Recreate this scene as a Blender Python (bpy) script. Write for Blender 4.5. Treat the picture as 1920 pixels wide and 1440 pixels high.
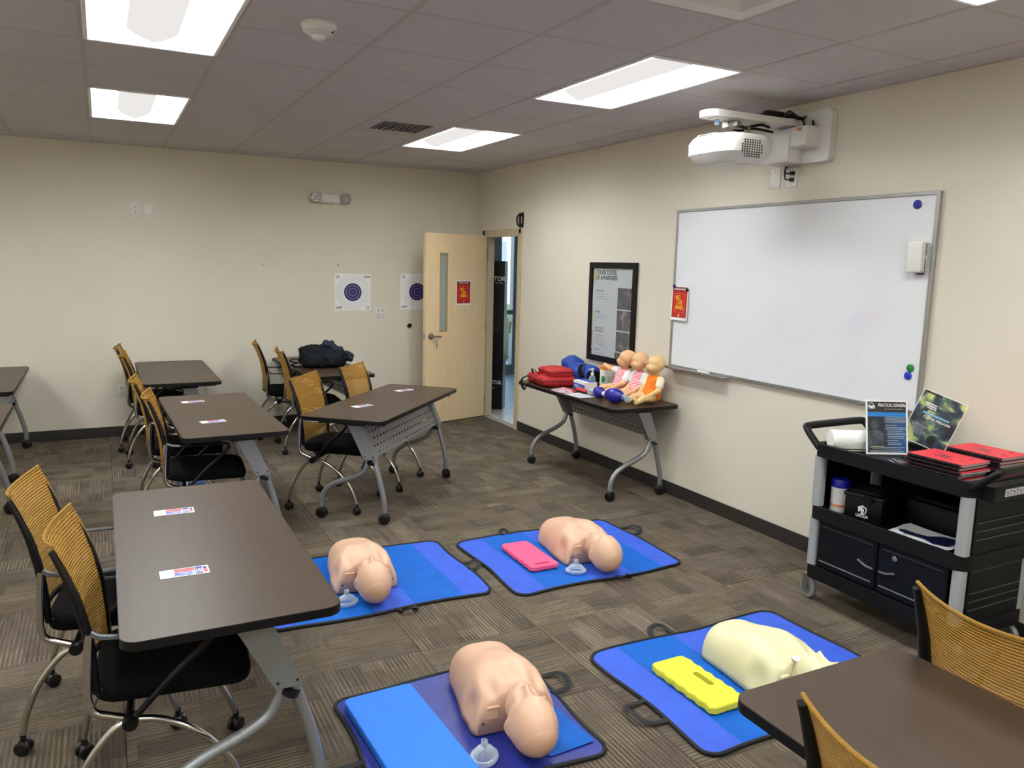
import bpy, bmesh, math, random
import numpy as np
from mathutils import Vector, Matrix, Euler
random.seed(7); np.random.seed(7)
for o in list(bpy.data.objects): bpy.data.objects.remove(o)
SC = bpy.context.scene
COL = SC.collection
PI = math.pi
rad = math.radians

# ---------------------------------------------------------------- camera
cam_d = bpy.data.cameras.new('camera'); cam = bpy.data.objects.new('camera', cam_d); COL.objects.link(cam)
cam_d.sensor_width = 36; cam_d.sensor_fit = 'HORIZONTAL'; cam_d.lens = 1476.47 * 36 / 1920
cam_d.clip_start = 0.02; cam_d.clip_end = 300
_r = Vector((0.8885000, -0.4582600, 0.0237801)); _u = Vector((0.0484046, 0.1451309, 0.9882277)); _f = Vector((0.4563164, 0.8768893, -0.1511307))
cam.matrix_world = Matrix(((_r.x, _u.x, -_f.x, -3.8956), (_r.y, _u.y, -_f.y, -8.4830), (_r.z, _u.z, -_f.z, 1.7675), (0, 0, 0, 1)))
SC.camera = cam
# ---------------------------------------------------------------- world / exposure
w = bpy.data.worlds.new('world'); SC.world = w; w.use_nodes = True
nt = w.node_tree; nt.nodes.clear()
wo = nt.nodes.new('ShaderNodeOutputWorld'); bg = nt.nodes.new('ShaderNodeBackground'); sk = nt.nodes.new('ShaderNodeTexSky')
sk.sky_type = 'NISHITA'; sk.sun_disc = False; sk.sun_elevation = rad(40); sk.sun_rotation = rad(200); sk.air_density = 1.2; sk.dust_density = 3
bg.inputs['Strength'].default_value = 1.0
nt.links.new(sk.outputs[0], bg.inputs[0]); nt.links.new(bg.outputs[0], wo.inputs[0])
vs = SC.view_settings
vs.view_transform = 'Standard'; vs.look = 'None'; vs.exposure = 0.0; vs.gamma = 1; vs.use_curve_mapping = False
LAMP = 31.0       # emission strength of the troffer lenses

# ---------------------------------------------------------------- materials
def lin(c):
    if isinstance(c, str):
        c = c.lstrip('#'); c = tuple(int(c[i:i+2], 16) / 255 for i in (0, 2, 4))
    return tuple((x / 12.92 if x <= 0.04045 else ((x + 0.055) / 1.055) ** 2.4) for x in c)
_M = {}
def _new(name):
    m = bpy.data.materials.new(name); m.use_nodes = True
    n = m.node_tree; b = n.nodes['Principled BSDF']
    return m, n, b
def N(n, t, **k):
    x = n.nodes.new(t)
    for a, v in k.items():
        if a.startswith('_'): setattr(x, a[1:], v)
        else:
            x.inputs[int(a[1:]) if a[0] == 'i' and a[1:].isdigit() else a].default_value = v
    return x
def L(n, a, b): n.links.new(a, b)
def mat(name, col, rough=0.5, metal=0.0, spec=0.5, noise=0.0, nscale=8, bump=0.0, bscale=60, emit=0, alpha=1, coat=0, sheen=0):
    if name in _M: return _M[name]
    m, n, b = _new(name); c = lin(col)
    b.inputs['Base Color'].default_value = (*c, 1); b.inputs['Roughness'].default_value = rough
    b.inputs['Metallic'].default_value = metal; b.inputs['Specular IOR Level'].default_value = spec
    if coat: b.inputs['Coat Weight'].default_value = coat; b.inputs['Coat Roughness'].default_value = .15
    if sheen: b.inputs['Sheen Weight'].default_value = sheen
    tc = N(n, 'ShaderNodeTexCoord')
    if noise:
        t = N(n, 'ShaderNodeTexNoise', Scale=nscale, Detail=4.0); L(n, tc.outputs['Object'], t.inputs['Vector'])
        r = N(n, 'ShaderNodeMapRange', i1=.3, i2=.7, i3=1 - noise, i4=1 + noise); L(n, t.outputs['Fac'], r.inputs[0])
        h = N(n, 'ShaderNodeHueSaturation', Color=(*c, 1)); L(n, r.outputs[0], h.inputs['Value']); L(n, h.outputs[0], b.inputs['Base Color'])
    if bump:
        t2 = N(n, 'ShaderNodeTexNoise', Scale=bscale, Detail=5.0); L(n, tc.outputs['Object'], t2.inputs['Vector'])
        bp = N(n, 'ShaderNodeBump', Strength=bump, Distance=.01); L(n, t2.outputs['Fac'], bp.inputs['Height']); L(n, bp.outputs[0], b.inputs['Normal'])
    if emit: b.inputs['Emission Color'].default_value = (*c, 1); b.inputs['Emission Strength'].default_value = emit
    if alpha < 1: b.inputs['Alpha'].default_value = alpha
    _M[name] = m; return m
def clear_plastic(name, col, mix=.75, rough=.08, edge=.85):
    if name in _M: return _M[name]
    m, n, b = _new(name); b.inputs['Base Color'].default_value = (*lin(col), 1); b.inputs['Roughness'].default_value = rough
    tr = N(n, 'ShaderNodeBsdfTransparent', Color=(*lin(col), 1)); mx = N(n, 'ShaderNodeMixShader')
    fr = N(n, 'ShaderNodeLayerWeight', Blend=.35); mr = N(n, 'ShaderNodeMapRange', i1=0., i2=1., i3=1 - mix, i4=edge)
    L(n, fr.outputs['Facing'], mr.inputs[0]); L(n, mr.outputs[0], mx.inputs[0]); L(n, tr.outputs[0], mx.inputs[1]); L(n, b.outputs[0], mx.inputs[2])
    L(n, mx.outputs[0], n.nodes['Material Output'].inputs[0]); _M[name] = m; return m
def emitter(name, col, s):
    m, n, b = _new(name); e = N(n, 'ShaderNodeEmission', Color=(*col, 1), Strength=s); L(n, e.outputs[0], n.nodes['Material Output'].inputs[0]); _M[name] = m; return m

def carpet_mat():
    m, n, b = _new('carpet_tile')
    tc = N(n, 'ShaderNodeTexCoord'); oi = N(n, 'ShaderNodeObjectInfo')
    off = N(n, 'ShaderNodeVectorMath', _operation='ADD'); cmb = N(n, 'ShaderNodeCombineXYZ'); mul = N(n, 'ShaderNodeMath', _operation='MULTIPLY', i1=37.0)
    L(n, oi.outputs['Random'], mul.inputs[0]); L(n, mul.outputs[0], cmb.inputs[0]); L(n, mul.outputs[0], cmb.inputs[1])
    L(n, tc.outputs['Object'], off.inputs[0]); L(n, cmb.outputs[0], off.inputs[1])
    # woven patches of differing tone
    br = N(n, 'ShaderNodeTexBrick', Color1=(0, 0, 0, 1), Color2=(1, 1, 1, 1), Mortar=(.5, .5, .5, 1), Scale=1.0, i4=1.0)
    br.offset = .37; br.offset_frequency = 2; br.squash = .7; br.squash_frequency = 3
    for k, v in (('Mortar Size', 0.0), ('Brick Width', .27), ('Row Height', .105)): br.inputs[k].default_value = v
    L(n, off.outputs[0], br.inputs['Vector'])
    ramp = N(n, 'ShaderNodeValToRGB'); e = ramp.color_ramp.elements
    e[0].position = 0; e[0].color = (*lin('#4c433a'), 1); e[1].position = 1; e[1].color = (*lin('#685d4e'), 1)
    x = e.new(.35); x.color = (*lin('#564c42'), 1); x = e.new(.6); x.color = (*lin('#5e5444'), 1); x = e.new(.8); x.color = (*lin('#594f47'), 1)
    L(n, br.outputs['Color'], ramp.inputs[0])
    # ribs running across the patch
    wv = N(n, 'ShaderNodeTexWave', Scale=17.0, Distortion=.5, Detail=1.0); wv.bands_direction = 'Y'; wv.inputs['Detail Scale'].default_value = 2
    L(n, off.outputs[0], wv.inputs['Vector'])
    gt = N(n, 'ShaderNodeMapRange', i1=.45, i2=.95, i3=0., i4=1.); L(n, wv.outputs['Fac'], gt.inputs[0])
    br2 = N(n, 'ShaderNodeTexBrick', Color1=(0, 0, 0, 1), Color2=(1, 1, 1, 1), Scale=1.0)
    for k, v in (('Mortar Size', 0.0), ('Brick Width', .19), ('Row Height', .15)): br2.inputs[k].default_value = v
    L(n, off.outputs[0], br2.inputs['Vector'])
    am = N(n, 'ShaderNodeMath', _operation='MULTIPLY'); L(n, gt.outputs[0], am.inputs[0]); L(n, br2.outputs['Color'], am.inputs[1])
    am2 = N(n, 'ShaderNodeMath', _operation='MULTIPLY', i1=.42); L(n, am.outputs[0], am2.inputs[0])
    mx = N(n, 'ShaderNodeMixRGB', Color2=(*lin('#9c8d76'), 1)); L(n, am2.outputs[0], mx.inputs[0]); L(n, ramp.outputs[0], mx.inputs[1])
    ns = N(n, 'ShaderNodeTexNoise', Scale=260.0, Detail=2.0); L(n, off.outputs[0], ns.inputs['Vector'])
    mr = N(n, 'ShaderNodeMapRange', i1=.3, i2=.7, i3=.62, i4=1.38); L(n, ns.outputs['Fac'], mr.inputs[0])
    mpv = N(n, 'ShaderNodeMapping'); mpv.inputs['Scale'].default_value = (5, 70, 1); L(n, off.outputs[0], mpv.inputs[0])
    st = N(n, 'ShaderNodeTexNoise', Scale=1.0, Detail=4.0); L(n, mpv.outputs[0], st.inputs['Vector'])
    sr = N(n, 'ShaderNodeMapRange', i1=.3, i2=.7, i3=.74, i4=1.26); L(n, st.outputs['Fac'], sr.inputs[0])
    mq = N(n, 'ShaderNodeMath', _operation='MULTIPLY'); L(n, mr.outputs[0], mq.inputs[0]); L(n, sr.outputs[0], mq.inputs[1]); mr = mq
    tr = N(n, 'ShaderNodeMapRange', i1=0., i2=1., i3=.93, i4=1.09); L(n, oi.outputs['Random'], tr.inputs[0])
    mm = N(n, 'ShaderNodeMath', _operation='MULTIPLY'); L(n, mr.outputs[0], mm.inputs[0]); L(n, tr.outputs[0], mm.inputs[1])
    hs = N(n, 'ShaderNodeHueSaturation'); L(n, mm.outputs[0], hs.inputs['Value']); L(n, mx.outputs[0], hs.inputs['Color']); L(n, hs.outputs[0], b.inputs['Base Color'])
    bp = N(n, 'ShaderNodeBump', Strength=.5, Distance=.004); L(n, ns.outputs['Fac'], bp.inputs['Height']); L(n, bp.outputs[0], b.inputs['Normal'])
    b.inputs['Roughness'].default_value = .95; b.inputs['Specular IOR Level'].default_value = .12
    return m
def mesh_back_mat():
    m, n, b = _new('gold_mesh')
    uv = N(n, 'ShaderNodeTexCoord'); sp = N(n, 'ShaderNodeSeparateXYZ'); L(n, uv.outputs['UV'], sp.inputs[0])
    a = N(n, 'ShaderNodeMath', _operation='MULTIPLY', i1=46 * 2 * PI); L(n, sp.outputs['Y'], a.inputs[0])
    s = N(n, 'ShaderNodeMath', _operation='SINE'); L(n, a.outputs[0], s.inputs[0])
    r = N(n, 'ShaderNodeMapRange', i1=-.8, i2=-.15, i3=0., i4=1.); L(n, s.outputs[0], r.inputs[0])
    a2 = N(n, 'ShaderNodeMath', _operation='MULTIPLY', i1=130 * PI); L(n, sp.outputs['X'], a2.inputs[0])
    s2 = N(n, 'ShaderNodeMath', _operation='SINE'); L(n, a2.outputs[0], s2.inputs[0])
    r2 = N(n, 'ShaderNodeMapRange', i1=-1., i2=1., i3=.8, i4=1.1); L(n, s2.outputs[0], r2.inputs[0])
    hs = N(n, 'ShaderNodeHueSaturation', Color=(*lin('#bb8c3f'), 1)); L(n, r2.outputs[0], hs.inputs['Value']); L(n, hs.outputs[0], b.inputs['Base Color'])
    b.inputs['Roughness'].default_value = .75; b.inputs['Specular IOR Level'].default_value = .2
    tl = N(n, 'ShaderNodeBsdfTranslucent', Color=(*lin('#bb8c3f'), 1)); m1 = N(n, 'ShaderNodeMixShader', Fac=.2); L(n, b.outputs[0], m1.inputs[1]); L(n, tl.outputs[0], m1.inputs[2])
    dk = N(n, 'ShaderNodeBsdfDiffuse', Color=(*lin('#bb8c3f'), 1)); tr = N(n, 'ShaderNodeBsdfTransparent'); m2 = N(n, 'ShaderNodeMixShader', Fac=.6); L(n, dk.outputs[0], m2.inputs[1]); L(n, tr.outputs[0], m2.inputs[2])
    m3 = N(n, 'ShaderNodeMixShader'); L(n, r.outputs[0], m3.inputs[0]); L(n, m2.outputs[0], m3.inputs[1]); L(n, m1.outputs[0], m3.inputs[2])
    bp = N(n, 'ShaderNodeBump', Strength=.6, Distance=.004); L(n, s.outputs[0], bp.inputs['Height']); L(n, bp.outputs[0], b.inputs['Normal'])
    L(n, m3.outputs[0], n.nodes['Material Output'].inputs[0]); return m
def stripe_mat(name, c1, c2, freq, axis='Z'):
    m, n, b = _new(name); tc = N(n, 'ShaderNodeTexCoord'); sp = N(n, 'ShaderNodeSeparateXYZ'); L(n, tc.outputs['Object'], sp.inputs[0])
    a = N(n, 'ShaderNodeMath', _operation='MULTIPLY', i1=freq * 2 * PI); L(n, sp.outputs[axis], a.inputs[0])
    s = N(n, 'ShaderNodeMath', _operation='SINE'); L(n, a.outputs[0], s.inputs[0])
    r = N(n, 'ShaderNodeMapRange', i1=-.2, i2=.2, i3=0., i4=1.); L(n, s.outputs[0], r.inputs[0])
    mx = N(n, 'ShaderNodeMixRGB', Color1=(*lin(c1), 1), Color2=(*lin(c2), 1)); L(n, r.outputs[0], mx.inputs[0]); L(n, mx.outputs[0], b.inputs['Base Color'])
    b.inputs['Roughness'].default_value = .85; return m
def ramp_noise_mat(name, stops, scale=4, rough=.4, detail=3, distort=.6):
    m, n, b = _new(name); tc = N(n, 'ShaderNodeTexCoord'); t = N(n, 'ShaderNodeTexNoise', Scale=float(scale), Detail=float(detail), Distortion=distort); L(n, tc.outputs['Object'], t.inputs['Vector'])
    rp = N(n, 'ShaderNodeValToRGB'); e = rp.color_ramp.elements
    e[0].position = stops[0][0]; e[0].color = (*lin(stops[0][1]), 1); e[1].position = stops[-1][0]; e[1].color = (*lin(stops[-1][1]), 1)
    for pz, c in stops[1:-1]: x = e.new(pz); x.color = (*lin(c), 1)
    L(n, t.outputs['Fac'], rp.inputs[0]); L(n, rp.outputs[0], b.inputs['Base Color']); b.inputs['Roughness'].default_value = rough; return m
def wood_mat(name, c1, c2, scale=(1, 1, 12), rough=.35, amount=.5, spec=.5):
    m, n, b = _new(name); tc = N(n, 'ShaderNodeTexCoord'); mp = N(n, 'ShaderNodeMapping'); mp.inputs['Scale'].default_value = scale
    L(n, tc.outputs['Object'], mp.inputs[0]); t = N(n, 'ShaderNodeTexNoise', Scale=5.0, Detail=6.0, Distortion=.4); L(n, mp.outputs[0], t.inputs['Vector'])
    mr = N(n, 'ShaderNodeMapRange', i1=.3, i2=.7, i3=0., i4=amount); L(n, t.outputs['Fac'], mr.inputs[0])
    mx = N(n, 'ShaderNodeMixRGB', Color1=(*lin(c1), 1), Color2=(*lin(c2), 1)); L(n, mr.outputs[0], mx.inputs[0]); L(n, mx.outputs[0], b.inputs['Base Color'])
    b.inputs['Roughness'].default_value = rough; b.inputs['Specular IOR Level'].default_value = spec; return m

M_wall = mat('wall_paint', '#d9d1c0', .7, spec=.25, noise=.02, nscale=1.5, bump=.06, bscale=180)
M_ceil = mat('ceiling_tile', '#cac5c4', .95, spec=.1, noise=.03, nscale=30, bump=.25, bscale=160)
M_tee = mat('ceiling_tee', '#b9b1aa', .6)
M_base = mat('rubber_base', '#2b2723', .55)
M_carpet = carpet_mat()
M_black = mat('black_plastic', '#060607', .45, spec=.3)
M_blackm = mat('black_matte', '#060606', .8, spec=.15)
M_white = mat('white_plastic', '#e2dfd8', .4)
M_whitep = mat('white_paper', '#ecebe8', .7)
M_chrome = mat('chrome', '#c9c6c0', .12, 1.0)
M_silver = mat('silver_paint', '#8f9192', .38, .55)
M_steel = mat('brushed_steel', '#a9a49a', .3, 1.0)
M_gold = mesh_back_mat()
M_goldhem = mat('gold_hem', '#96702f', .8, spec=.2, bump=.4, bscale=220)
M_seat = mat('seat_fabric', '#060607', .9, spec=.15, bump=.3, bscale=300)
M_top = wood_mat('walnut_laminate', '#463629', '#3a2c22', (8, 1.2, 1), .38, .7, .36)
M_maple = wood_mat('maple_veneer', '#e9cfa6', '#dfc294', (7, 7, .6), .42, .6)
M_frame = mat('tan_metal', '#bfae90', .45)
M_skin = mat('manikin_skin', '#d8ad8f', .42, noise=.04, nscale=6)
M_skinD = mat('skull_skin', '#d8ad8f', .45, noise=.04, nscale=6)
M_cream = mat('cream_skin', '#dcd5a9', .42, noise=.03, nscale=6)
M_baby = mat('baby_skin', '#dfae80', .42, noise=.05, nscale=10)
M_baby2 = mat('baby_skin_yellowed', '#dcb57c', .42, noise=.05, nscale=10)
M_glass = clear_plastic('window_glass', '#eef4f5', .95, .02, .25)
M_clear = clear_plastic('clear_plastic', '#e3ecf2', .8, .06)
M_red = mat('red_print', '#b8201d', .5)
M_yellow = mat('yellow_print', '#f4bb1c', .5)
M_dred = mat('dark_red_print', '#7c1719', .5)
M_navy = mat('navy_print', '#241a63', .5)
M_dark = mat('dark_print', '#1d1d22', .5)
M_grey = mat('grey_print', '#8d8d90', .6)
M_lgrey = mat('pale_grey_print', '#b9b9bd', .6)

# ---------------------------------------------------------------- mesh helpers
class MB:
    def __init__(s): s.v = []; s.f = []; s.uv = None
    def add(s, vs, fs, M=None):
        o = len(s.v)
        for p in vs:
            p = Vector(p); s.v.append(M @ p if M else p)
        for f in fs: s.f.append(tuple(i + o for i in f))
        return s
    def box(s, c, d, M=None, bev=0.0, seg=1):
        bm = bmesh.new(); bmesh.ops.create_cube(bm, size=1)
        for v in bm.verts: v.co = Vector((v.co.x * d[0], v.co.y * d[1], v.co.z * d[2]))
        if bev: bmesh.ops.bevel(bm, geom=bm.edges[:], offset=bev, segments=seg, affect='EDGES', profile=.5)
        for v in bm.verts: v.co += Vector(c)
        bm.verts.index_update(); s.add([v.co.copy() for v in bm.verts], [[v.index for v in f.verts] for f in bm.faces], M); bm.free(); return s
    def tube(s, pts, r, n=10, closed=False, caps=True, M=None, flat=1.0):
        pts = [Vector(p) for p in pts]; k = len(pts); rs = r if hasattr(r, '__len__') else [r] * k
        tang = []
        for i in range(k):
            a = pts[(i - 1) % k] if closed or i else pts[0]; b = pts[(i + 1) % k] if closed or i < k - 1 else pts[-1]
            t = b - a; tang.append(t.normalized() if t.length > 1e-9 else Vector((0, 0, 1)))
        ref = Vector((0, 0, 1)) if abs(tang[0].z) < .9 else Vector((1, 0, 0))
        nrm = (ref - tang[0] * ref.dot(tang[0])).normalized(); vs = []; fs = []
        for i in range(k):
            nrm = nrm - tang[i] * nrm.dot(tang[i]); nrm.normalize(); bn = tang[i].cross(nrm)
            for j in range(n):
                a = 2 * PI * j / n; vs.append(pts[i] + (nrm * math.cos(a) * flat + bn * math.sin(a)) * rs[i])
        for i in range(k if closed else k - 1):
            for j in range(n): fs.append((i * n + j, i * n + (j + 1) % n, ((i + 1) % k) * n + (j + 1) % n, ((i + 1) % k) * n + j))
        if caps and not closed: fs.append(tuple(range(n - 1, -1, -1))); fs.append(tuple((k - 1) * n + j for j in range(n)))
        return s.add(vs, fs, M)
    def lathe(s, prof, n=20, M=None, close=False):
        vs = []; fs = []
        for r, z in prof:
            for j in range(n): a = 2 * PI * j / n; vs.append((r * math.cos(a), r * math.sin(a), z))
        for i in range(len(prof) - 1):
            for j in range(n): fs.append((i * n + j, i * n + (j + 1) % n, (i + 1) * n + (j + 1) % n, (i + 1) * n + j))
        if close or prof[0][0] > 1e-6: fs.append(tuple(range(n - 1, -1, -1)))
        if close or prof[-1][0] > 1e-6: fs.append(tuple((len(prof) - 1) * n + j for j in range(n)))
        return s.add(vs, fs, M)
    def shell(s, prof, n=20, M=None):
        vs = []; fs = []
        for r, z in prof:
            for j in range(n): a = 2 * PI * j / n; vs.append((r * math.cos(a), r * math.sin(a), z))
        for i in range(len(prof) - 1):
            for j in range(n): fs.append((i * n + j, i * n + (j + 1) % n, (i + 1) * n + (j + 1) % n, (i + 1) * n + j))
        return s.add(vs, fs, M)
    def prism(s, out, z0, z1, M=None):
        n = len(out); vs = [(x, y, z0) for x, y in out] + [(x, y, z1) for x, y in out]
        fs = [tuple(range(n - 1, -1, -1)), tuple(range(n, 2 * n))] + [(i, (i + 1) % n, n + (i + 1) % n, n + i) for i in range(n)]
        return s.add(vs, fs, M)
    def ring(s, r0, r1, z, n=40, M=None, h=.0008):
        vs = []; fs = []
        for r, zz in ((r0, z), (r1, z), (r1, z + h), (r0, z + h)):
            for j in range(n): a = 2 * PI * j / n; vs.append((r * math.cos(a), r * math.sin(a), zz))
        for k in range(4):
            k2 = (k + 1) % 4
            for j in range(n): fs.append((k * n + j, k * n + (j + 1) % n, k2 * n + (j + 1) % n, k2 * n + j))
        return s.add(vs, fs, M)
    def ell(s, c, d, nu=16, nv=10, M=None):
        vs = [(c[0], c[1], c[2] - d[2])]; fs = []
        for i in range(1, nv):
            t = PI * i / nv
            for j in range(nu): a = 2 * PI * j / nu; vs.append((c[0] + d[0] * math.sin(t) * math.cos(a), c[1] + d[1] * math.sin(t) * math.sin(a), c[2] - d[2] * math.cos(t)))
        vs.append((c[0], c[1], c[2] + d[2])); e = len(vs) - 1
        for j in range(nu): fs.append((0, 1 + (j + 1) % nu, 1 + j)); fs.append((e, e - nu + j, e - nu + (j + 1) % nu))
        for i in range(nv - 2):
            for j in range(nu): fs.append((1 + i * nu + j, 1 + i * nu + (j + 1) % nu, 1 + (i + 1) * nu + (j + 1) % nu, 1 + (i + 1) * nu + j))
        return s.add(vs, fs, M)
    def capsule(s, a, b, ra, rb, n=12):
        a = Vector(a); b = Vector(b); d = (b - a); Ln = d.length; d = d.normalized(); pts = []; rs = []
        for i in range(5): t = -PI / 2 + i * PI / 8; pts.append(a + d * ra * math.sin(t)); rs.append(max(1e-4, ra * math.cos(t)))
        for i in range(5): t = i * PI / 8; pts.append(b + d * rb * math.sin(t)); rs.append(max(1e-4, rb * math.cos(t)))
        return s.tube(pts, rs, n)
    def grid(s, fn, nu, nv, uv=False):
        vs = []; fs = []; o = len(s.v)
        for i in range(nu + 1):
            for j in range(nv + 1): vs.append(fn(i / nu, j / nv))
        for i in range(nu):
            for j in range(nv): a = i * (nv + 1) + j; fs.append((a, a + nv + 1, a + nv + 2, a + 1))
        if uv: s.uv = {o + i * (nv + 1) + j: (i / nu, j / nv) for i in range(nu + 1) for j in range(nv + 1)}
        return s.add(vs, fs)
    def mesh(s, name, m=None, smooth=35):
        me = bpy.data.meshes.new(name); me.from_pydata([tuple(p) for p in s.v], [], s.f)
        if m: me.materials.append(m)
        if s.uv:
            ul = me.uv_layers.new(name='UVMap')
            for lp in me.loops: ul.data[lp.index].uv = s.uv.get(lp.vertex_index, (0, 0))
        fin(me, smooth); return me
def fin(me, smooth=35):
    bm = bmesh.new(); bm.from_mesh(me); bmesh.ops.recalc_face_normals(bm, faces=bm.faces[:]); bm.to_mesh(me); bm.free()
    if smooth:
        for p in me.polygons: p.use_smooth = True
        if smooth < 180: me.set_sharp_from_angle(angle=rad(smooth))
    me.update()
def link(name, me, parent=None, loc=None, rot=None):
    o = bpy.data.objects.new(name, me); COL.objects.link(o)
    if parent: o.parent = parent
    if loc is not None: o.location = loc
    if rot is not None: o.rotation_euler = rot
    return o
def part(name, mb, m, parent, smooth=35, label=None, loc=None, rot=None):
    o = link(name, mb.mesh(name, m, smooth) if isinstance(mb, MB) else mb, parent, loc, rot)
    if label: o['label'] = label
    return o
def thing(name, label, cat, loc=(0, 0, 0), rz=0, group=None, rot=None):
    o = link(name, None, None, loc, rot or (0, 0, rz)); o.empty_display_size = .05
    o['label'] = label; o['category'] = cat
    if group: o['group'] = group
    return o
def tag(o, label, cat, group=None):
    o['label'] = label; o['category'] = cat
    if group: o['group'] = group
    return o
def struct(name, mb, m, smooth=0):
    o = link(name, mb.mesh(name, m, smooth)); o['kind'] = 'structure'; return o
def dup(root, loc=None, rz=None, label=None, group=None):
    r = root.copy(); COL.objects.link(r)
    if loc is not None: r.location = loc
    if rz is not None: r.rotation_euler = (0, 0, rz)
    if label: r['label'] = label
    if group: r['group'] = group
    for ch in list(root.children):
        c = ch.copy(); COL.objects.link(c); c.parent = r
        for g in list(ch.children): d = g.copy(); COL.objects.link(d); d.parent = c
    return r
def text_mb(s, size, cx=0, cy=0, sx=1.0, align='CENTER', shear=0.0, bold=0.0, z=0.0, M=None):
    cu = bpy.data.curves.new('t', 'FONT'); cu.body = s; cu.size = size; cu.align_x = align; cu.align_y = 'CENTER'; cu.shear = shear; cu.offset = bold; cu.resolution_u = 3; cu.extrude = .0003
    ob = bpy.data.objects.new('t', cu); COL.objects.link(ob); bpy.context.view_layer.update()
    me = bpy.data.meshes.new_from_object(ob.evaluated_get(bpy.context.evaluated_depsgraph_get()))
    mb = MB(); mb.add([(v.co.x * sx + cx, v.co.y + cy, v.co.z + z) for v in me.vertices], [tuple(p.vertices) for p in me.polygons], M)
    bpy.data.objects.remove(ob); bpy.data.curves.remove(cu); bpy.data.meshes.remove(me); return mb
def text(s, size, m, parent, cx=0, cy=0, z=.0006, name='lettering', **k):
    return part(name, text_mb(s, size, cx, cy, z=z, **k), m, parent, 0)
def rect(w, h, z=.0004, cx=0, cy=0, t=.0006): return MB().box((cx, cy, z), (w, h, t))
def rrect(w, h, r, n=5):
    o = []
    for cx, cy, a0 in ((w/2-r, h/2-r, 0), (-w/2+r, h/2-r, 90), (-w/2+r, -h/2+r, 180), (w/2-r, -h/2+r, 270)):
        for i in range(n + 1): a = rad(a0 + 90 * i / n); o.append((cx + r * math.cos(a), cy + r * math.sin(a)))
    return o
def remesh(mb, voxel, smooth=4, name='lump', m=None, noise=None):
    me = bpy.data.meshes.new('tmp'); me.from_pydata([tuple(p) for p in mb.v], [], mb.f); ob = bpy.data.objects.new('tmp', me); COL.objects.link(ob)
    r = ob.modifiers.new('r', 'REMESH'); r.mode = 'VOXEL'; r.voxel_size = voxel
    if smooth: sm = ob.modifiers.new('s', 'SMOOTH'); sm.iterations = smooth; sm.factor = .5
    bpy.context.view_layer.update()
    out = bpy.data.meshes.new_from_object(ob.evaluated_get(bpy.context.evaluated_depsgraph_get())); out.name = name
    bpy.data.objects.remove(ob); bpy.data.meshes.remove(me); out.materials.clear()
    if m: out.materials.append(m)
    if noise: noise(out)
    for p in out.polygons: p.use_smooth = True
    out.update(); return out
def bumps(me, lst):
    """push vertices along a direction: (centre, radii, amount-vector)"""
    k = len(me.vertices); co = np.zeros(k * 3); me.vertices.foreach_get('co', co); co = co.reshape(-1, 3)
    for c, r, d in lst:
        r = np.array(r if hasattr(r, '__len__') else (r, r, r)); q = (((co - np.array(c)) / r) ** 2).sum(1); co = co + np.exp(-q)[:, None] * np.array(d)
    me.vertices.foreach_set('co', co.ravel()); me.update()
from mathutils import noise as MN
def wrinkle(me, amp, sc, seed=0):
    me.update()
    nr = [v.normal.copy() for v in me.vertices]
    for v, q in zip(me.vertices, nr): v.co += q * amp * (MN.noise(v.co * sc + Vector((seed, 0, 0))) + .5 * MN.noise(v.co * sc * 2.3 + Vector((0, seed, 0))))
def flat_base(me, z=.0015):
    for v in me.vertices:
        if v.co.z < z: v.co.z = z
    me.update(); return me
def spline(pts, n=6):
    """Catmull-Rom through points"""
    p = [Vector(q) for q in pts]; p = [p[0] * 2 - p[1]] + p + [p[-1] * 2 - p[-2]]; out = []
    for i in range(1, len(p) - 2):
        for k in range(n):
            t = k / n; a, b, c, d = p[i-1], p[i], p[i+1], p[i+2]
            out.append(.5 * ((2 * b) + (c - a) * t + (2*a - 5*b + 4*c - d) * t*t + (-a + 3*b - 3*c + d) * t**3))
    out.append(p[-2]); return out
# ================================================================ the room
H = 2.7825; T = 0.6096; X0 = -0.2662; Y0 = -4.0055; RX = -6.6; RY = -10.3
gx = lambda k: X0 - T * k
gy = lambda n: Y0 - T * n
RB = (PI/2, 0, 0)            # things on the back wall
RR = (PI/2, 0, -PI/2)        # things on the right wall
RC = (PI, 0, 0)              # things under the ceiling
floor = struct('floor', MB().box(((RX+.1)/2, RY/2, -.06), (-RX+.3, -RY+.2, .1)), M_blackm)
tile_me = MB().box((0, 0, -.005), (T - .0016, T - .0016, .01), bev=.0012).mesh('carpet_tile', M_carpet, 0)
cx0 = -2.07; cy0 = -5.30
i0, i1 = math.ceil((RX - cx0) / T), math.ceil(-cx0 / T)
j0, j1 = math.ceil((RY - cy0) / T), math.ceil(-cy0 / T)
for i in range(i0 - 1, i1):
    for j in range(j0 - 1, j1):
        xa, xb = max(cx0 + i*T, RX), min(cx0 + (i+1)*T, 0); ya, yb = max(cy0 + j*T, RY), min(cy0 + (j+1)*T, 0)
        if xb - xa < .03 or yb - ya < .03: continue
        full = xb - xa > T - .01 and yb - ya > T - .01
        if full:
            o = link('carpet_tile', tile_me, floor, ((xa+xb)/2, (ya+yb)/2, 0), (0, 0, ((i + j) % 2) * PI/2))
        else:
            q = (i + j) % 2; d = (yb-ya, xb-xa) if q else (xb-xa, yb-ya)
            o = link('carpet_tile', MB().box((0, 0, -.005), (d[0]-.0016, d[1]-.0016, .01), bev=.0012).mesh('carpet_tile', M_carpet, 0), floor, ((xa+xb)/2, (ya+yb)/2, 0), (0, 0, q * PI/2))
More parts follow.
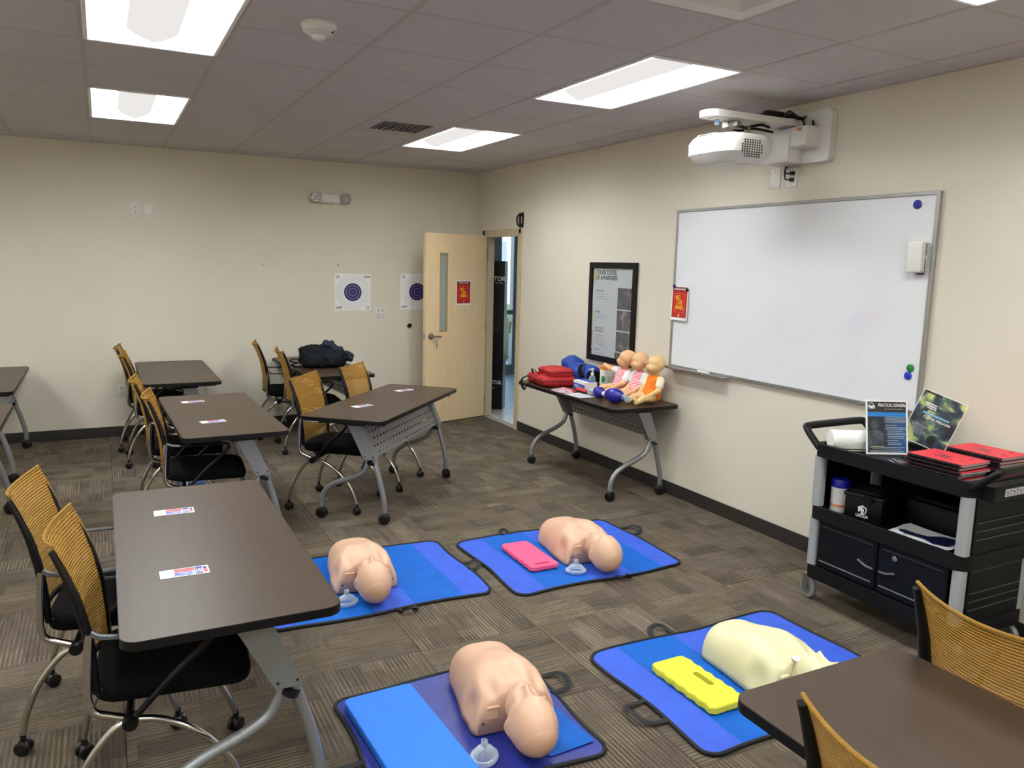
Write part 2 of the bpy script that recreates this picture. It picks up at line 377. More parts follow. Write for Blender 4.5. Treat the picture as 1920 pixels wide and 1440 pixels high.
# ceiling
LIGHTS = [(k, n) for k in (1, 5, 9) for n in (-4, 0, 4, 8)]
lit = {(k, n + d) for k, n in LIGHTS for d in (0, 1)}
DIFF = (2, 3); VENT = (2, -3)
ceil = struct('ceiling', MB().box((RX/2, RY/2, H + .62), (-RX + .3, -RY + .3, .1)), M_ceil)
ct_me = MB().box((0, 0, .009), (T - .012, T - .012, .016), bev=.002).mesh('ceiling_tile', M_ceil, 0)
for k in range(-1, 11):
    for n in range(-8, 11):
        if (k, n) in lit or (k, n) in (DIFF, VENT): continue
        xb, xa = min(gx(k), 0), max(gx(k + 1), RX); yb, ya = min(gy(n), 0), max(gy(n + 1), RY)
        if xb - xa < .04 or yb - ya < .04: continue
        if xb - xa > T - .01 and yb - ya > T - .01: link('ceiling_tile', ct_me, ceil, ((xa+xb)/2, (ya+yb)/2, H))
        else: link('ceiling_tile', MB().box((0, 0, .009), (xb-xa-.012, yb-ya-.012, .016), bev=.002).mesh('ceiling_tile', M_ceil, 0), ceil, ((xa+xb)/2, (ya+yb)/2, H))
for k in range(0, 11):
    if gx(k) > RX: link('main_tee', MB().box((gx(k), RY/2, H + .006), (.024, -RY, .014)).mesh('main_tee', M_tee, 0), ceil)
xt_me = MB().box((0, 0, .0068), (T - .024, .018, .013)).mesh('cross_tee', M_tee, 0)
for n in range(-6, 11):
    if RY < gy(n) < 0:
        for k in range(-1, 11):
            if any(k == a and n == b + 1 for a, b in LIGHTS) or gx(k + 1) < RX: continue
            if k < 0: link('cross_tee', MB().box((X0/2, gy(n), H + .0075), (-X0 - .02, .016, .013)).mesh('cross_tee', M_tee, 0), ceil)
            else: link('cross_tee', xt_me, ceil, ((gx(k) + gx(k+1))/2, gy(n), H))
link('wall_angle', MB().box((-.011, RY/2, H + .006), (.022, -RY, .013)).box((RX/2, -.011, H + .006), (-RX, .022, .013)).mesh('wall_angle', M_tee, 0), ceil)
# walls
DY0, DY1, DZ = -1.10, -.27, 2.08
struct('wall_back', MB().box(((RX+.0)/2, .07, H/2 + .3), (-RX + .0, .14, H + .6)), M_wall)
WT = .085
wr = MB().box((WT/2, (RY + DY0)/2, H/2 + .3), (WT, DY0 - RY, H + .6)).box((WT/2, (DY1 + .14)/2, H/2 + .3), (WT, .14 - DY1, H + .6)).box((WT/2, (DY0 + DY1)/2, (DZ + H + .6)/2), (WT, DY1 - DY0, H + .6 - DZ))
struct('wall_right', wr, M_wall)
struct('wall_left', MB().box((RX - .07, RY/2, H/2 + .3), (.14, -RY + .28, H + .6)), M_wall)
struct('wall_front', MB().box((RX/2, RY - .07, H/2 + .3), (-RX + .28, .14, H + .6)), M_wall)
bb = lambda c, d: MB().box(c, d, bev=.003)
struct('baseboard_back', bb((RX/2, -.005, .05), (-RX, .01, .10)), M_base, 35)
struct('baseboard_right', bb((-.005, (RY + DY0 - .05)/2, .05), (.01, DY0 - .05 - RY, .10)), M_base, 35)
struct('baseboard_left', bb((RX + .005, RY/2, .05), (.01, -RY, .10)), M_base, 35)
# door frame
tf = MB()
for y, s in ((DY1, 1), (DY0, -1)):
    tf.box((WT/2, y - s*.012, DZ/2), (WT + .03, .024, DZ), bev=.002).box((-.009, y + s*.024, DZ/2 + .024), (.016, .05, DZ + .05), bev=.002).box((WT + .009, y + s*.024, DZ/2 + .024), (.016, .05, DZ + .05), bev=.002).box((.035, y - s*.027, DZ/2), (.04, .010, DZ), bev=.002)
tf.box((WT/2, (DY0+DY1)/2, DZ - .012), (WT + .03, DY1-DY0, .024)).box((-.009, (DY0+DY1)/2, DZ + .024), (.016, DY1-DY0+.1, .05), bev=.002).box((WT + .009, (DY0+DY1)/2, DZ + .024), (.016, DY1-DY0+.1, .05), bev=.002)
trim = struct('trim_1', tf, M_frame, 35)
# door leaf, hung on the jamb next to the corner, swung into the room
DW, DA = .86, rad(196.5)
door = link('door_1', None); door['kind'] = 'structure'; door.location = (-.02, DY1 - .035, 0); door.rotation_euler = (0, 0, DA)
dl = MB(); wx0, wx1, wz0, wz1 = .57, .665, 1.02, 1.86
for x0, x1, z0, z1 in ((0, wx0, .01, 2.07), (wx1, DW, .01, 2.07), (wx0, wx1, .01, wz0), (wx0, wx1, wz1, 2.07)): dl.box(((x0+x1)/2, 0, (z0+z1)/2), (x1-x0, .044, z1-z0))
part('door_leaf', dl, M_maple, door, 0)
gf = MB()
for s in (-1, 1):
    for x in (wx0, wx1): gf.box((x, s*.023, (wz0+wz1)/2), (.014, .008, wz1-wz0+.014))
    for z in (wz0, wz1): gf.box(((wx0+wx1)/2, s*.023, z), (wx1-wx0, .008, .014))
part('glazing_bead', gf, mat('bead_tan', '#b5996a', .4), door, 0)
part('window_paper', MB().box(((wx0+wx1)/2, -.008, (wz0+wz1)/2), (wx1-wx0, .002, wz1-wz0)).box(((wx0+wx1)/2, .0, 1.37), (wx1-wx0, .004, .012)), mat('pane_paper', '#c9c9c4', .6), door, 0, label='white paper covering the pane')
part('door_pane', MB().box(((wx0+wx1)/2, .008, (wz0+wz1)/2), (wx1-wx0, .006, wz1-wz0)), M_glass, door, 0)
hd = MB()
for s in (-1, 1):
    Mh = Matrix.Translation((DW - .07, s*.022, .97)) @ Matrix.Rotation(-s*PI/2, 4, 'X')
    hd.lathe([(0, .001), (.036, .001), (.036, .008), (.016, .014), (.012, .05), (0, .052)], 20, Mh)
    hd.tube(spline([(DW-.07, s*.068, .97), (DW-.10, s*.07, .97), (DW-.17, s*.066, .965), (DW-.185, s*.055, .965)], 4), .010, 8)
part('lever_handle', hd, M_steel, door, 60, label='brushed steel lever handle')
part('latch_plate', MB().box((DW, 0, .97), (.003, .028, .06)), M_steel, door, 0)
part('key_ring', MB().tube([(DW-.10+.022*math.cos(a), .075, .915+.03*math.sin(a)) for a in np.linspace(0, 2*PI, 14)[:-1]], .0025, 6, closed=True).box((DW-.115, .075, .86), (.012, .003, .05)), M_steel, door)
hg = MB()
for z in (.2, 1.05, 1.88): hg.tube([(.0, .03, z - .05), (.0, .03, z + .05)], .008, 8)
part('hinge', hg, M_steel, door)
# ---- lobby beyond the door
M_lob = mat('lobby_tile', '#cfcbc4', .25, noise=.05, nscale=2)
lf = struct('floor_lobby', MB().box((2.6, -.2, -.055), (5.2, 6.2, .1)), mat('grout', '#a19c94', .8))
tl = MB().box((0, 0, -.002), (.596, .596, .012), bev=.0015).mesh('floor_tile', M_lob, 0)
for i in range(9):
    for j in range(10): link('floor_tile', tl, lf, (.085 + .3 + .6*i, -3 + .6*j, 0))
struct('wall_lobby', MB().box((5.2, -.2, 1.45), (.14, 6.2, 2.9)).box((2.68, -3.3, 1.45), (5.06, .14, 2.9)).box((.07, 1.46, 1.45), (.14, 2.6, 2.9)), M_wall)
struct('ceiling_lobby', MB().box((2.6, -.2, 2.95), (5.4, 6.4, .1)), M_ceil)
M_alum = mat('aluminium_mullion', '#8d979d', .4, .6)
sf = link('window_1', None); sf['kind'] = 'structure'; SY = 2.75
xs = [.17, 1.02, 1.60, 1.93, 2.9, 4.0, 5.1]
for x in xs:
    link('mullion', MB().box((x, SY, 1.45), (.06 if x != 1.6 else .17, .13, 2.9), bev=.004).mesh('mullion', M_alum, 35), sf)
for a, b in zip(xs[:-1], xs[1:]):
    for z, h in ((.08, .16), (1.0, .07), (2.86, .08)): link('transom', MB().box(((a+b)/2, SY, z), (b-a-.05, .11, h), bev=.004).mesh('transom', M_alum, 35), sf)
    for z0, z1 in ((.16, .965), (1.035, 2.82)): link('pane', MB().box(((a+b)/2, SY, (z0+z1)/2), (b-a-.05, .01, z1-z0)).mesh('pane', M_glass, 0), sf)
struct('ground', MB().box((10, 33, -.12), (90, 60, .1)), mat('pavement', '#b6b3ad', .9, noise=.08, nscale=1))
bd = thing('far_building', 'pale building with a dark band of windows seen through the lobby glass', 'building', (8, 22, -.07))
part('facade', MB().box((0, 0, 2.5), (16, 5, 5)), mat('facade', '#c9c7c2', .8), bd, 0); part('roof_band', MB().box((0, -2.7, 4.3), (16.2, .5, .9)), mat('roof_band', '#4c5a6b', .7), bd, 0)
for i in range(6): part('shop_window', MB().box((-6.5+2.6*i, -2.55, 1.6), (1.9, .12, 2.2)), mat('far_glass', '#6d7f8e', .15), bd, 0)
sh = MB()
for q in range(26): sh.ell((random.uniform(-.9, .9), random.uniform(-.3, .3), random.uniform(.25, .95)), [random.uniform(.18, .34)]*3, 8, 6)
tag(link('shrub', remesh(sh, .06, 1, 'shrub', mat('leaves', '#6f8a3a', .8, noise=.4, nscale=14), lambda m: wrinkle(m, .06, 6)), None, (3.35, 5.2, -.07)), 'green shrub outside beyond the lobby glass', 'shrub')
# tall black carton in the lobby
bx = thing('carton', 'tall black printed carton standing in the lobby just outside the door', 'box', (.352, .085, 0.003), rad(-38))
part('carton_body', MB().box((-.02, 0, .895), (.22, .18, 1.79), bev=.004), mat('carton_black', '#0a0a0d', .35), bx, 0)
part('brown_print', MB().box((-.03, -.0903, 1.12), (.15, .0012, .34)), ramp_noise_mat('carton_photo', [(.35, '#0d0b0c'), (.55, '#3a2b22'), (.75, '#6a5140')], 7), bx, 0)
part('pale_print', MB().box((.045, -.0906, 1.02), (.025, .0012, .14), Matrix.Rotation(.12, 4, 'Y')), mat('carton_pale', '#a59c90', .5), bx, 0)
Mf = Matrix(((1, 0, 0, 0), (0, 0, -1, -.0908), (0, 1, 0, 0), (0, 0, 0, 1)))
part('lettering', text_mb('ECTOR', .07, -.02, 1.58, shear=.2, bold=.002, M=Mf), M_whitep, bx, 0)
part('lettering', text_mb('PISTOL', .03, .02, 1.53, shear=.2, M=Mf), M_lgrey, bx, 0)
part('lettering', text_mb('ECTOR.', .06, .0, .33, bold=.002, sx=.8, M=Mf), M_whitep, bx, 0)
part('lettering', text_mb('.COM', .03, -.04, .26, M=Mf), M_lgrey, bx, 0)
part('blue_line', MB().box((-.02, -.0908, .6), (.14, .001, .008)), mat('bluep', '#2d4a8a', .5), bx, 0)

# ================================================================ ceiling things
LCOL = (1.0, 1.055, 1.08)
M_lens = emitter('lit_lens', LCOL, LAMP)
M_bask = emitter('lit_basket', (1.0, .97, .94), .84)
M_trof = mat('troffer_white', '#f0eeea', .4)
lw, ll = T - .03, 2*T - .03
fr = MB()
for x, y, a, b in ((-lw/2, 0, .02, ll), (lw/2, 0, .02, ll), (0, -ll/2, lw, .02), (0, ll/2, lw, .02)): fr.box((x, y, .008), (a, b, .03), bev=.003)
fr_me = fr.mesh('troffer_frame', M_trof, 35)
ho_me = MB().box((0, 0, .10), (lw, ll, .02)).box((-lw/2, 0, .05), (.01, ll, .09)).box((lw/2, 0, .05), (.01, ll, .09)).box((0, -ll/2, .05), (lw, .01, .09)).box((0, ll/2, .05), (lw, .01, .09)).mesh('troffer_housing', M_trof, 0)
l1 = MB().box((0, 0, .062), (lw - .012, ll - .012, .006)).mesh('lens', M_lens, 0)
bl = ll - .12
def bask(k): return [(-.115 + .23*u, k*bl/2, .057 - .045*math.sin(u*PI)) for u in np.linspace(0, 1, 15)]
bk = MB(); bk.add(bask(-1) + bask(1), [(i, i+1, 16+i, 15+i) for i in range(14)] + [tuple(range(15)), tuple(range(29, 14, -1))])
bk_me = bk.mesh('basket', M_bask, 40)
be = MB()
for s in (-1, 1):
    be.tube([(x*1.03, s*(bl/2 + .002), z - .001) for x, y, z in bask(s)], .0035, 6)
be_me = be.mesh('basket_rim', M_trof, 40)
lab = {(1, -4): 'lit ceiling troffer beside the return air grille near the room corner', (1, 0): 'lit ceiling troffer above the whiteboard side, in front of the projector', (5, -4): 'lit ceiling troffer over the tables nearest the back wall', (5, 0): 'lit ceiling troffer over the middle of the room, next to the smoke detector', (1, 4): 'lit ceiling troffer beyond the square supply diffuser, above the cart'}
OFF = {(5, 4): 'middle', (1, 8): 'right_front', (5, 8): 'front', (9, -4): 'left_back', (9, 0): 'left', (9, 4): 'left_middle', (9, 8): 'left_front'}
first = None
for k, n in LIGHTS:
    c = ((gx(k)+gx(k+1))/2, gy(n+1), H)
    lb = lab.get((k, n), 'lit ceiling troffer further back in the room')
    if first is None:
        first = thing('ceiling_light', lb, 'ceiling light', c, 0, 'recessed ceiling troffers')
        link('troffer_frame', fr_me, first); link('troffer_housing', ho_me, first); link('lens', l1, first); b_ = link('basket', bk_me, first); r_ = link('basket_rim', be_me, b_); r_['kind'] = 'stuff'
    else:
        t_ = dup(first, c, 0, lb)
        if (k, n) == (1, 4):    # its rim shows at the top edge, the lit lens is just outside
            for ch in t_.children:
                if ch.name.startswith(('lens', 'basket')): ch.name = ch.name.split('.')[0] + '_right_offscreen'
        if (k, n) in OFF:      # fixtures of the same ceiling grid that hang outside the picture
            t_.name = 'ceiling_light_%s_offscreen' % OFF[(k, n)]
            for ch in t_.children:
                if ch.name.startswith(('lens', 'basket')): ch.name = '%s_%s_offscreen' % (ch.name.split('.')[0], OFF[(k, n)])
sd = thing('smoke_detector', 'round white smoke detector on a ceiling tile beside a lit troffer', 'smoke detector', (-3.0, -4.85, H), rot=RC)
part('detector_base', MB().lathe([(0, 0), (.078, 0), (.078, .012), (.07, .02)], 28), M_white, sd); part('detector_body', MB().lathe([(.07, .018), (.066, .035), (.045, .048), (.035, .05)], 28), M_white, sd)
part('detector_dome', MB().lathe([(.034, .048), (.03, .06), (.02, .068), (0, .07)], 20), M_white, sd); part('detector_light', MB().ell((.05, .035, .034), (.008, .008, .008), 8, 6), M_dark, sd)
for q, (x, y) in enumerate(((-2.39, -4.30), (-2.39, -1.25))):
    tag(link('sprinkler_cover', MB().lathe([(0, 0), (.047, 0), (.05, .004), (.044, .009), (0, .012)], 28).mesh('sprinkler_cover', mat('cover_white', '#c9c1ba', .6)), None, (x, y, H + .004), RC), ('flat round sprinkler cover in the ceiling ahead of the return grille', 'flat round sprinkler cover in the ceiling close to the back wall')[q], 'sprinkler cover', 'sprinkler covers')
# return grille
vg = thing('return_grille', 'dark square return air grille set in a ceiling tile', 'air vent', ((gx(2)+gx(3))/2, (gy(-3)+gy(-2))/2, H), 0)
vp = MB(); a = T/2 - .012; b = .20
for c, d in (((-(a+b)/2, 0, .008), (a-b, 2*a, .014)), (((a+b)/2, 0, .008), (a-b, 2*a, .014)), ((0, (a+b)/2, .008), (2*b, a-b, .014)), ((0, -(a+b)/2, .008), (2*b, a-b, .014))): vp.box(c, d)
part('panel', vp, M_ceil, vg, 0); duct = lambda r, z0: MB().box((0, 0, .50), (2*r, 2*r, .01)).box((r, 0, (z0+.5)/2), (.005, 2*r, .5-z0)).box((-r, 0, (z0+.5)/2), (.005, 2*r, .5-z0)).box((0, r, (z0+.5)/2), (2*r, .005, .5-z0)).box((0, -r, (z0+.5)/2), (2*r, .005, .5-z0))
part('duct', duct(b, .004), mat('duct_metal', '#8d8f92', .6), ceil, 0, loc=vg.location.copy())
sl = MB().box((0, 0, .012), (.006, 2*b, .022), Matrix.Rotation(rad(25), 4, 'Y')).mesh('grille_slat', mat('grille_grey', '#8d888c', .5), 0)
for i in range(11): link('grille_slat', sl, vg, (-b + .036*(i + .55), 0, 0))
df = thing('supply_diffuser', 'square white supply air diffuser with nested frames in the ceiling', 'air vent', ((gx(2)+gx(3))/2, (gy(3)+gy(4))/2, H), 0)
for i, (r0, r1, z0, z1) in enumerate(((.295, .225, .0, .004), (.215, .15, .0, .05), (.14, .08, -.002, .05))):
    m = MB(); vsq = [(-r0, -r0, z0), (r0, -r0, z0), (r0, r0, z0), (-r0, r0, z0), (-r1, -r1, z1), (r1, -r1, z1), (r1, r1, z1), (-r1, r1, z1)]
    m.add(vsq, [(j, (j+1) % 4, 4 + (j+1) % 4, 4 + j) for j in range(4)]); part('diffuser_frame', m, M_white, df, 0)
part('core_plate', MB().box((0, 0, .0), (.15, .15, .004)), M_white, df, 0); part('duct', duct(.285, .006), mat('duct_metal', '#8d8f92', .6), ceil, 0, loc=df.location.copy())

# ================================================================ back wall things
def plate(name, label, x, z, kind, wall='b', w=.07, h=.115):
    t = thing(name, label, 'wall plate', (x, -.001, z) if wall == 'b' else (-.001, x, z), rot=RB if wall == 'b' else RR)
    part('cover', MB().box((0, 0, .003), (w, h, .006), bev=.0025, seg=2), M_white, t)
    if kind == 'outlet':
        for sx in ((0,) if w < .1 else (-.023, .023)):
            for y in (-.024, .024):
                r = part('receptacle', MB().box((sx, y, .0068), (.03, .036, .0016), bev=.0006), mat('recept', '#cfcbc2', .4), t)
                part('slot', MB().box((sx-.006, y+.004, .0078), (.0025, .009, .0006)).box((sx+.006, y+.004, .0078), (.0025, .007, .0006)).lathe([(0, .0075), (.003, .0075), (.003, .0081), (0, .0081)], 8, Matrix.Translation((sx, y-.009, 0))), M_dark, r)
    elif kind == 'blank':
        for y in (-.045, .045): part('screw', MB().lathe([(0, .006), (.003, .006), (.002, .0072), (0, .0072)], 8, Matrix.Translation((0, y, 0))), M_grey, t)
    return t
plate('outlet_plate', 'white duplex outlet high on the back wall', -3.578, 2.197, 'outlet')
plate('blank_plate', 'white blank wall plate beside the high outlet', -3.462, 2.197, 'blank')
plate('double_outlet_plate', 'white double outlet between the two paper targets', -1.157, 1.195, 'outlet', w=.115)
plate('low_outlet_plate', 'white outlet low on the back wall behind the chairs', -3.777, .453, 'outlet')
em = thing('emergency_light', 'white emergency light with two clear lamp heads on the back wall', 'emergency light', (-1.715, -.001, 2.40), rot=RB)
part('housing', MB().box((0, 0, .028), (.30, .10, .056), bev=.012, seg=3), mat('em_white', '#d6cfc8', .4), em); part('test_button', MB().lathe([(0, .055), (.005, .055), (.005, .058), (0, .058)], 10, Matrix.Translation((.02, -.03, 0))), M_red, em)
for s in (-1, 1):
    hq = part('lamp_head', MB().box((0, 0, .0), (.105, .105, .06), Matrix.Translation((s*.155, 0, .065)) @ Matrix.Rotation(s*rad(24), 4, 'Y'), bev=.024, seg=3), clear_plastic('lamp_clear', '#d8d6d2', .55, .1), em)
    part('reflector', MB().lathe([(.012, .0), (.03, .012), (.042, .034)], 16, Matrix.Translation((s*.155, 0, .06)) @ Matrix.Rotation(s*rad(24), 4, 'Y')).ell((s*.158, 0, .075), (.01, .01, .014), 8, 6), M_chrome, hq)
def target(label, x, z):
    t = thing('paper_target', label, 'paper target', (x, -.0015, z), rot=RB, group='paper targets on the back wall')
    part('sheet', MB().box((0, 0, .0006), (.40, .40, .0012)), M_whitep, t, 0)
    rg = MB()
    for r in (.185, .165, .145, .122): rg.ring(r - .0018, r, .0012)
    part('outer_rings', rg, M_grey, t, 0)
    part('bullseye', MB().lathe([(0, .0012), (.098, .0012), (.098, .0018), (0, .0018)], 48), M_navy, t, 0)
    rg = MB()
    for r in (.075, .042): rg.ring(r - .003, r, .0019)
    rg.lathe([(0, .0019), (.004, .0019), (.004, .0024), (0, .0024)], 8); part('inner_rings', rg, M_lgrey, t, 0)
    for x, y in ((.155, .165), (-.16, -.17)): text('NTP', .034, M_dark, t, x, y, z=.0014, shear=.3, bold=.001)
    for x, y in ((-.165, .165), (.165, -.17)):
        q = MB().ring(.014, .018, .0013, 20, Matrix.Translation((x, y, 0))).box((x, y, .0016), (.018, .006, .0006), None); part('crest', q, M_dark, t, 0)
    return t
target('square paper target with navy bullseye pinned between exit light and outlet', -1.468, 1.417)
target('square paper target with navy bullseye partly behind the open door', -.722, 1.425)
dst = thing('door_stop', 'round dark wall bumper door stop on the back wall', 'door stop', (-.818, -.001, 1.046), rot=RB)
part('backplate', MB().lathe([(0, 0), (.032, 0), (.03, .01), (.024, .014)], 20), M_steel, dst); part('rubber', MB().lathe([(.024, .01), (.022, .026), (.010, .026), (.006, .018), (0, .018)], 20), M_black, dst)
for q, (x, z) in enumerate(((-1.627, 1.715), (-1.627, 1.70), (-2.41, 1.70))):
    tag(link('wall_screw', MB().lathe([(0, 0), (.006, 0), (.004, .004), (0, .005)], 10).mesh('wall_screw', M_dark), None, (x, 0, z), RB), ('small dark screw in the back wall above the fully visible target', 'small dark screw in the back wall above the fully visible target', 'small dark screw alone on the back wall left of the target')[q], 'screw', 'wall screws')
# ================================================================ notices
def notice(label, M=None, loc=(0, 0, 0), rot=(0, 0, 0), w=.18, h=.25, curl=0):
    t = thing('red_notice', label, 'notice', loc, rot=rot)
    cz = lambda y: .001 + curl * max(0, (-y/h + .1)) ** 2
    def strip(w_, y0, y1, cx=0, dz=0, k=8):
        m = MB(); m.grid(lambda u, v: (cx + (u-.5)*w_, y0 + (y1-y0)*v, cz(y0 + (y1-y0)*v) + dz), 1, k); n0 = len(m.v); return m
    part('sheet', strip(w, -h/2, h/2), M_whitep, t, 0); part('red_field', strip(w-.022, -h/2+.02, h/2-.045, dz=.0006), M_red, t, 0); part('header_band', strip(w-.022, h/2-.045, h/2-.014, dz=.0006), M_dred, t, 0)
    text('TRAINING IN PROGRESS.', .0135, M_whitep, t, 0, h/2-.03, z=cz(h/2-.03)+.0009, sx=.95, bold=.0006)
    fr_ = MB(); fw, f0, f1 = w*.62, -h*.27, h*.26
    for c, d in (((0, f0), (fw, .0016)), ((0, f1), (fw, .0016)), ((-fw/2, (f0+f1)/2), (.0016, f1-f0)), ((fw/2, (f0+f1)/2), (.0016, f1-f0))):
        ya, yb = c[1]-d[1]/2, c[1]+d[1]/2; fr_.grid(lambda u, v: (c[0] + (u-.5)*d[0], ya + (yb-ya)*v, cz(ya + (yb-ya)*v) + .0011), 1, 8)
    part('outline', fr_, mat('peach_line', '#e8a07a', .5), t, 0)
    for s, y, cx, sz in (('NO', .037, -.020, .048), ('LIVE', .0, .0, .048), ('AMMO.', -.037, .002, .044)): text(s, sz, M_yellow, t, cx, y, z=cz(y)+.0012, sx=.74, bold=.0011)
    part('emblem', MB().ring(.006, .009, cz(-.09)+.0011, 16, Matrix.Translation((0, -h*.36, 0))), M_whitep, t, 0)
    return t
# on the door (room side)
dm = door.matrix_basis.copy() if False else Matrix.Translation(door.location) @ Euler((0, 0, DA)).to_matrix().to_4x4()
nl = dm @ Vector((.335, .0235, 1.435))
notice('red no live ammo notice taped to the open wooden door', loc=nl, rot=(PI/2, 0, DA + PI), w=.215, h=.275)
nw = notice('red no live ammo notice hanging over the edge of the whiteboard', loc=(-.032, -3.765, 1.505), rot=RR, w=.19, h=.262, curl=.012)
# ================================================================ right wall: whiteboard
wb = thing('whiteboard', 'large white dry erase board with aluminium frame on the wall', 'whiteboard', (-.001, -4.728, 1.603), rot=RR)
WW, WH = 2.10, 1.165
def ghost_mat():
    m, n, b = _new('dry_erase'); tc = N(n, 'ShaderNodeTexCoord')
    t = N(n, 'ShaderNodeTexNoise', Scale=2.2, Detail=3.0); L(n, tc.outputs['Object'], t.inputs['Vector'])
    mr = N(n, 'ShaderNodeMapRange', i1=.55, i2=.72, i3=0., i4=.45); L(n, t.outputs['Fac'], mr.inputs[0])
    t2 = N(n, 'ShaderNodeTexNoise', Scale=1.3, Detail=0.0); L(n, tc.outputs['Object'], t2.inputs['Vector'])
    m0 = N(n, 'ShaderNodeMixRGB', Color1=(*lin('#d6d3e6'), 1), Color2=(*lin('#e8d8e2'), 1)); L(n, t2.outputs['Fac'], m0.inputs[0])
    mx = N(n, 'ShaderNodeMixRGB', Color1=(*lin('#e4e5e6'), 1)); L(n, mr.outputs[0], mx.inputs[0]); L(n, m0.outputs[0], mx.inputs[2]); L(n, mx.outputs[0], b.inputs['Base Color'])
    b.inputs['Roughness'].default_value = .32; return m
part('board_surface', MB().box((0, 0, .009), (WW-.01, WH-.01, .018)), ghost_mat(), wb, 0)
for nm, c, d in (('frame_rail', (0, WH/2, .013), (WW+.02, .02, .026)), ('frame_rail', (0, -WH/2, .013), (WW+.02, .02, .026)), ('frame_stile', (-WW/2, 0, .013), (.02, WH, .026)), ('frame_stile', (WW/2, 0, .013), (.02, WH, .026))):
    part(nm, MB().box(c, d, bev=.002), mat('alu_frame', '#a8a6a3', .35, .7), wb)
part('pen_tray', MB().box((-WW/2+.31, -WH/2-.012, .045), (.66, .006, .09), bev=.002).box((-WW/2+.31, -WH/2-.004, .09), (.66, .018, .006), bev=.002), mat('alu_frame', '#a8a6a3', .35, .7), wb)
tag(link('marker', MB().tube([(0, -.06, .008), (0, .06, .008)], .008, 10).mesh('marker', M_white), None, (-.055, -4.10, 1.0145)), 'white dry erase marker lying in the whiteboard tray', 'marker')
def magnet(label, y, z, m, r=.022, x=-.02):
    return tag(link('magnet', MB().lathe([(0, 0), (r, 0), (r, .006), (r*.75, .011), (0, .012)], 20).mesh('magnet', m), None, (x, y, z), RR), label, 'magnet')
Mb = mat('magnet_blue', '#1c1a8c', .35)
magnet('round blue magnet in the upper corner of the whiteboard', -5.66, 2.13, Mb, .024)
magnet('round green magnet low on the whiteboard', -5.715, 1.258, mat('magnet_green', '#1d7a2a', .35))
magnet('round blue magnet low on the whiteboard below the green one', -5.705, 1.215, mat('magnet_blue2', '#2138b8', .35))
magnet('small dark blue magnet holding the notice by its outer corner', -3.70, 1.628, mat('magnet_navy', '#1b2a6b', .35), .014, -.0345)
magnet('small black magnet holding the notice by its inner corner', -3.85, 1.605, M_black, .012, -.0345)
er = thing('marker_holder', 'white plastic marker holder clipped to the whiteboard edge', 'marker holder', (-.020, -5.715, 1.853), rot=RR)
part('holder_body', MB().box((-.012, 0, .025), (.085, .165, .05), bev=.010, seg=3), M_white, er)
part('holder_side', MB().box((.036, 0, .022), (.014, .15, .04), bev=.003), mat('side_grey', '#b9b6b4', .5), er)
part('slot', MB().box((.0435, .04, .03), (.001, .06, .006)).box((.0435, -.04, .03), (.001, .06, .006)), M_dark, er)
part('clip', MB().box((.01, -.088, .012), (.04, .012, .016), bev=.003), mat('clip_purple', '#5c5577', .5), er)
# framed poster
ps = thing('framed_poster', 'tall black framed poster titled color codes of awareness', 'framed poster', (-.001, -2.838, 1.365), rot=RR)
PW, PH = .70, .865
for nm, c, d in (('frame_rail', (0, PH/2-.025, .012), (PW, .05, .024)), ('frame_rail', (0, -PH/2+.025, .012), (PW, .05, .024)), ('frame_stile', (-PW/2+.025, 0, .012), (.05, PH-.1, .024)), ('frame_stile', (PW/2-.025, 0, .012), (.05, PH-.1, .024))): part(nm, MB().box(c, d, bev=.002), M_black, ps)
part('print_sheet', MB().box((0, 0, .005), (PW-.09, PH-.09, .006)), mat('poster_paper', '#d2d1d3', .35, noise=.04, nscale=3), ps, 0)
text('COLOR CODES', .05, M_dark, ps, -.105, .345, z=.0085, bold=.0016, align='CENTER', sx=.9); text('OF AWARENESS', .05, M_dark, ps, -.095, .298, z=.0085, bold=.0016, sx=.9)
part('sun_mark', MB().lathe([(0, .008), (.022, .008), (.022, .009), (0, .009)], 16, Matrix.Translation((-.27, .335, 0))).lathe([(0, .008), (.022, .008), (.022, .009), (0, .009)], 16, Matrix.Translation((-.27, .29, 0))), mat('sun_yellow', '#d9b25a', .5), ps, 0)
ph = ramp_noise_mat('poster_photo', [(.3, '#16161c'), (.5, '#3a3740'), (.62, '#6a5850'), (.75, '#a8938a')], 9)
for i, (hd_, y, nl_, ph_) in enumerate((('UNAWARE', .185, 3, .18), ('AWARE', .0, 2, .17), ('HEIGHTENED\nAWARENESS', -.155, 5, .17), ('ACTION', -.335, 2, .16))):
    part('photo_panel', MB().box((.19, [.13, -.055, -.235, -.41+.02][i], .0085), (.215, ph_, .001)) if i < 3 else MB().box((.17, -.375, .0085), (.2, .09, .001)), ph, ps, 0)
    text(hd_, .024, M_dark, ps, -.255, y, z=.0085, align='LEFT')
    ln = MB()
    for k in range(nl_): ln.box((-.17 - .01*(k % 2), y - .03 - .02*k - (.02 if i == 2 else 0), .0085), (.17 - .02*(k % 2), .004, .0006))
    part('text_lines', ln, M_grey, ps, 0)
    part('side_bar', MB().box((-.292, [.13, -.06, -.24, -.36][i], .0085), (.014, .15 if i < 3 else .07, .001)), mat('bar%d' % i, ['#e3e4e2', '#d8cf76', '#b0434a', '#6e1d26'][i], .5), ps, 0)
part('glazing', MB().box((0, 0, .0115), (PW-.1, PH-.1, .001)), clear_plastic('poster_glass', '#f4f6f6', .97, .05, .12), ps, 0)
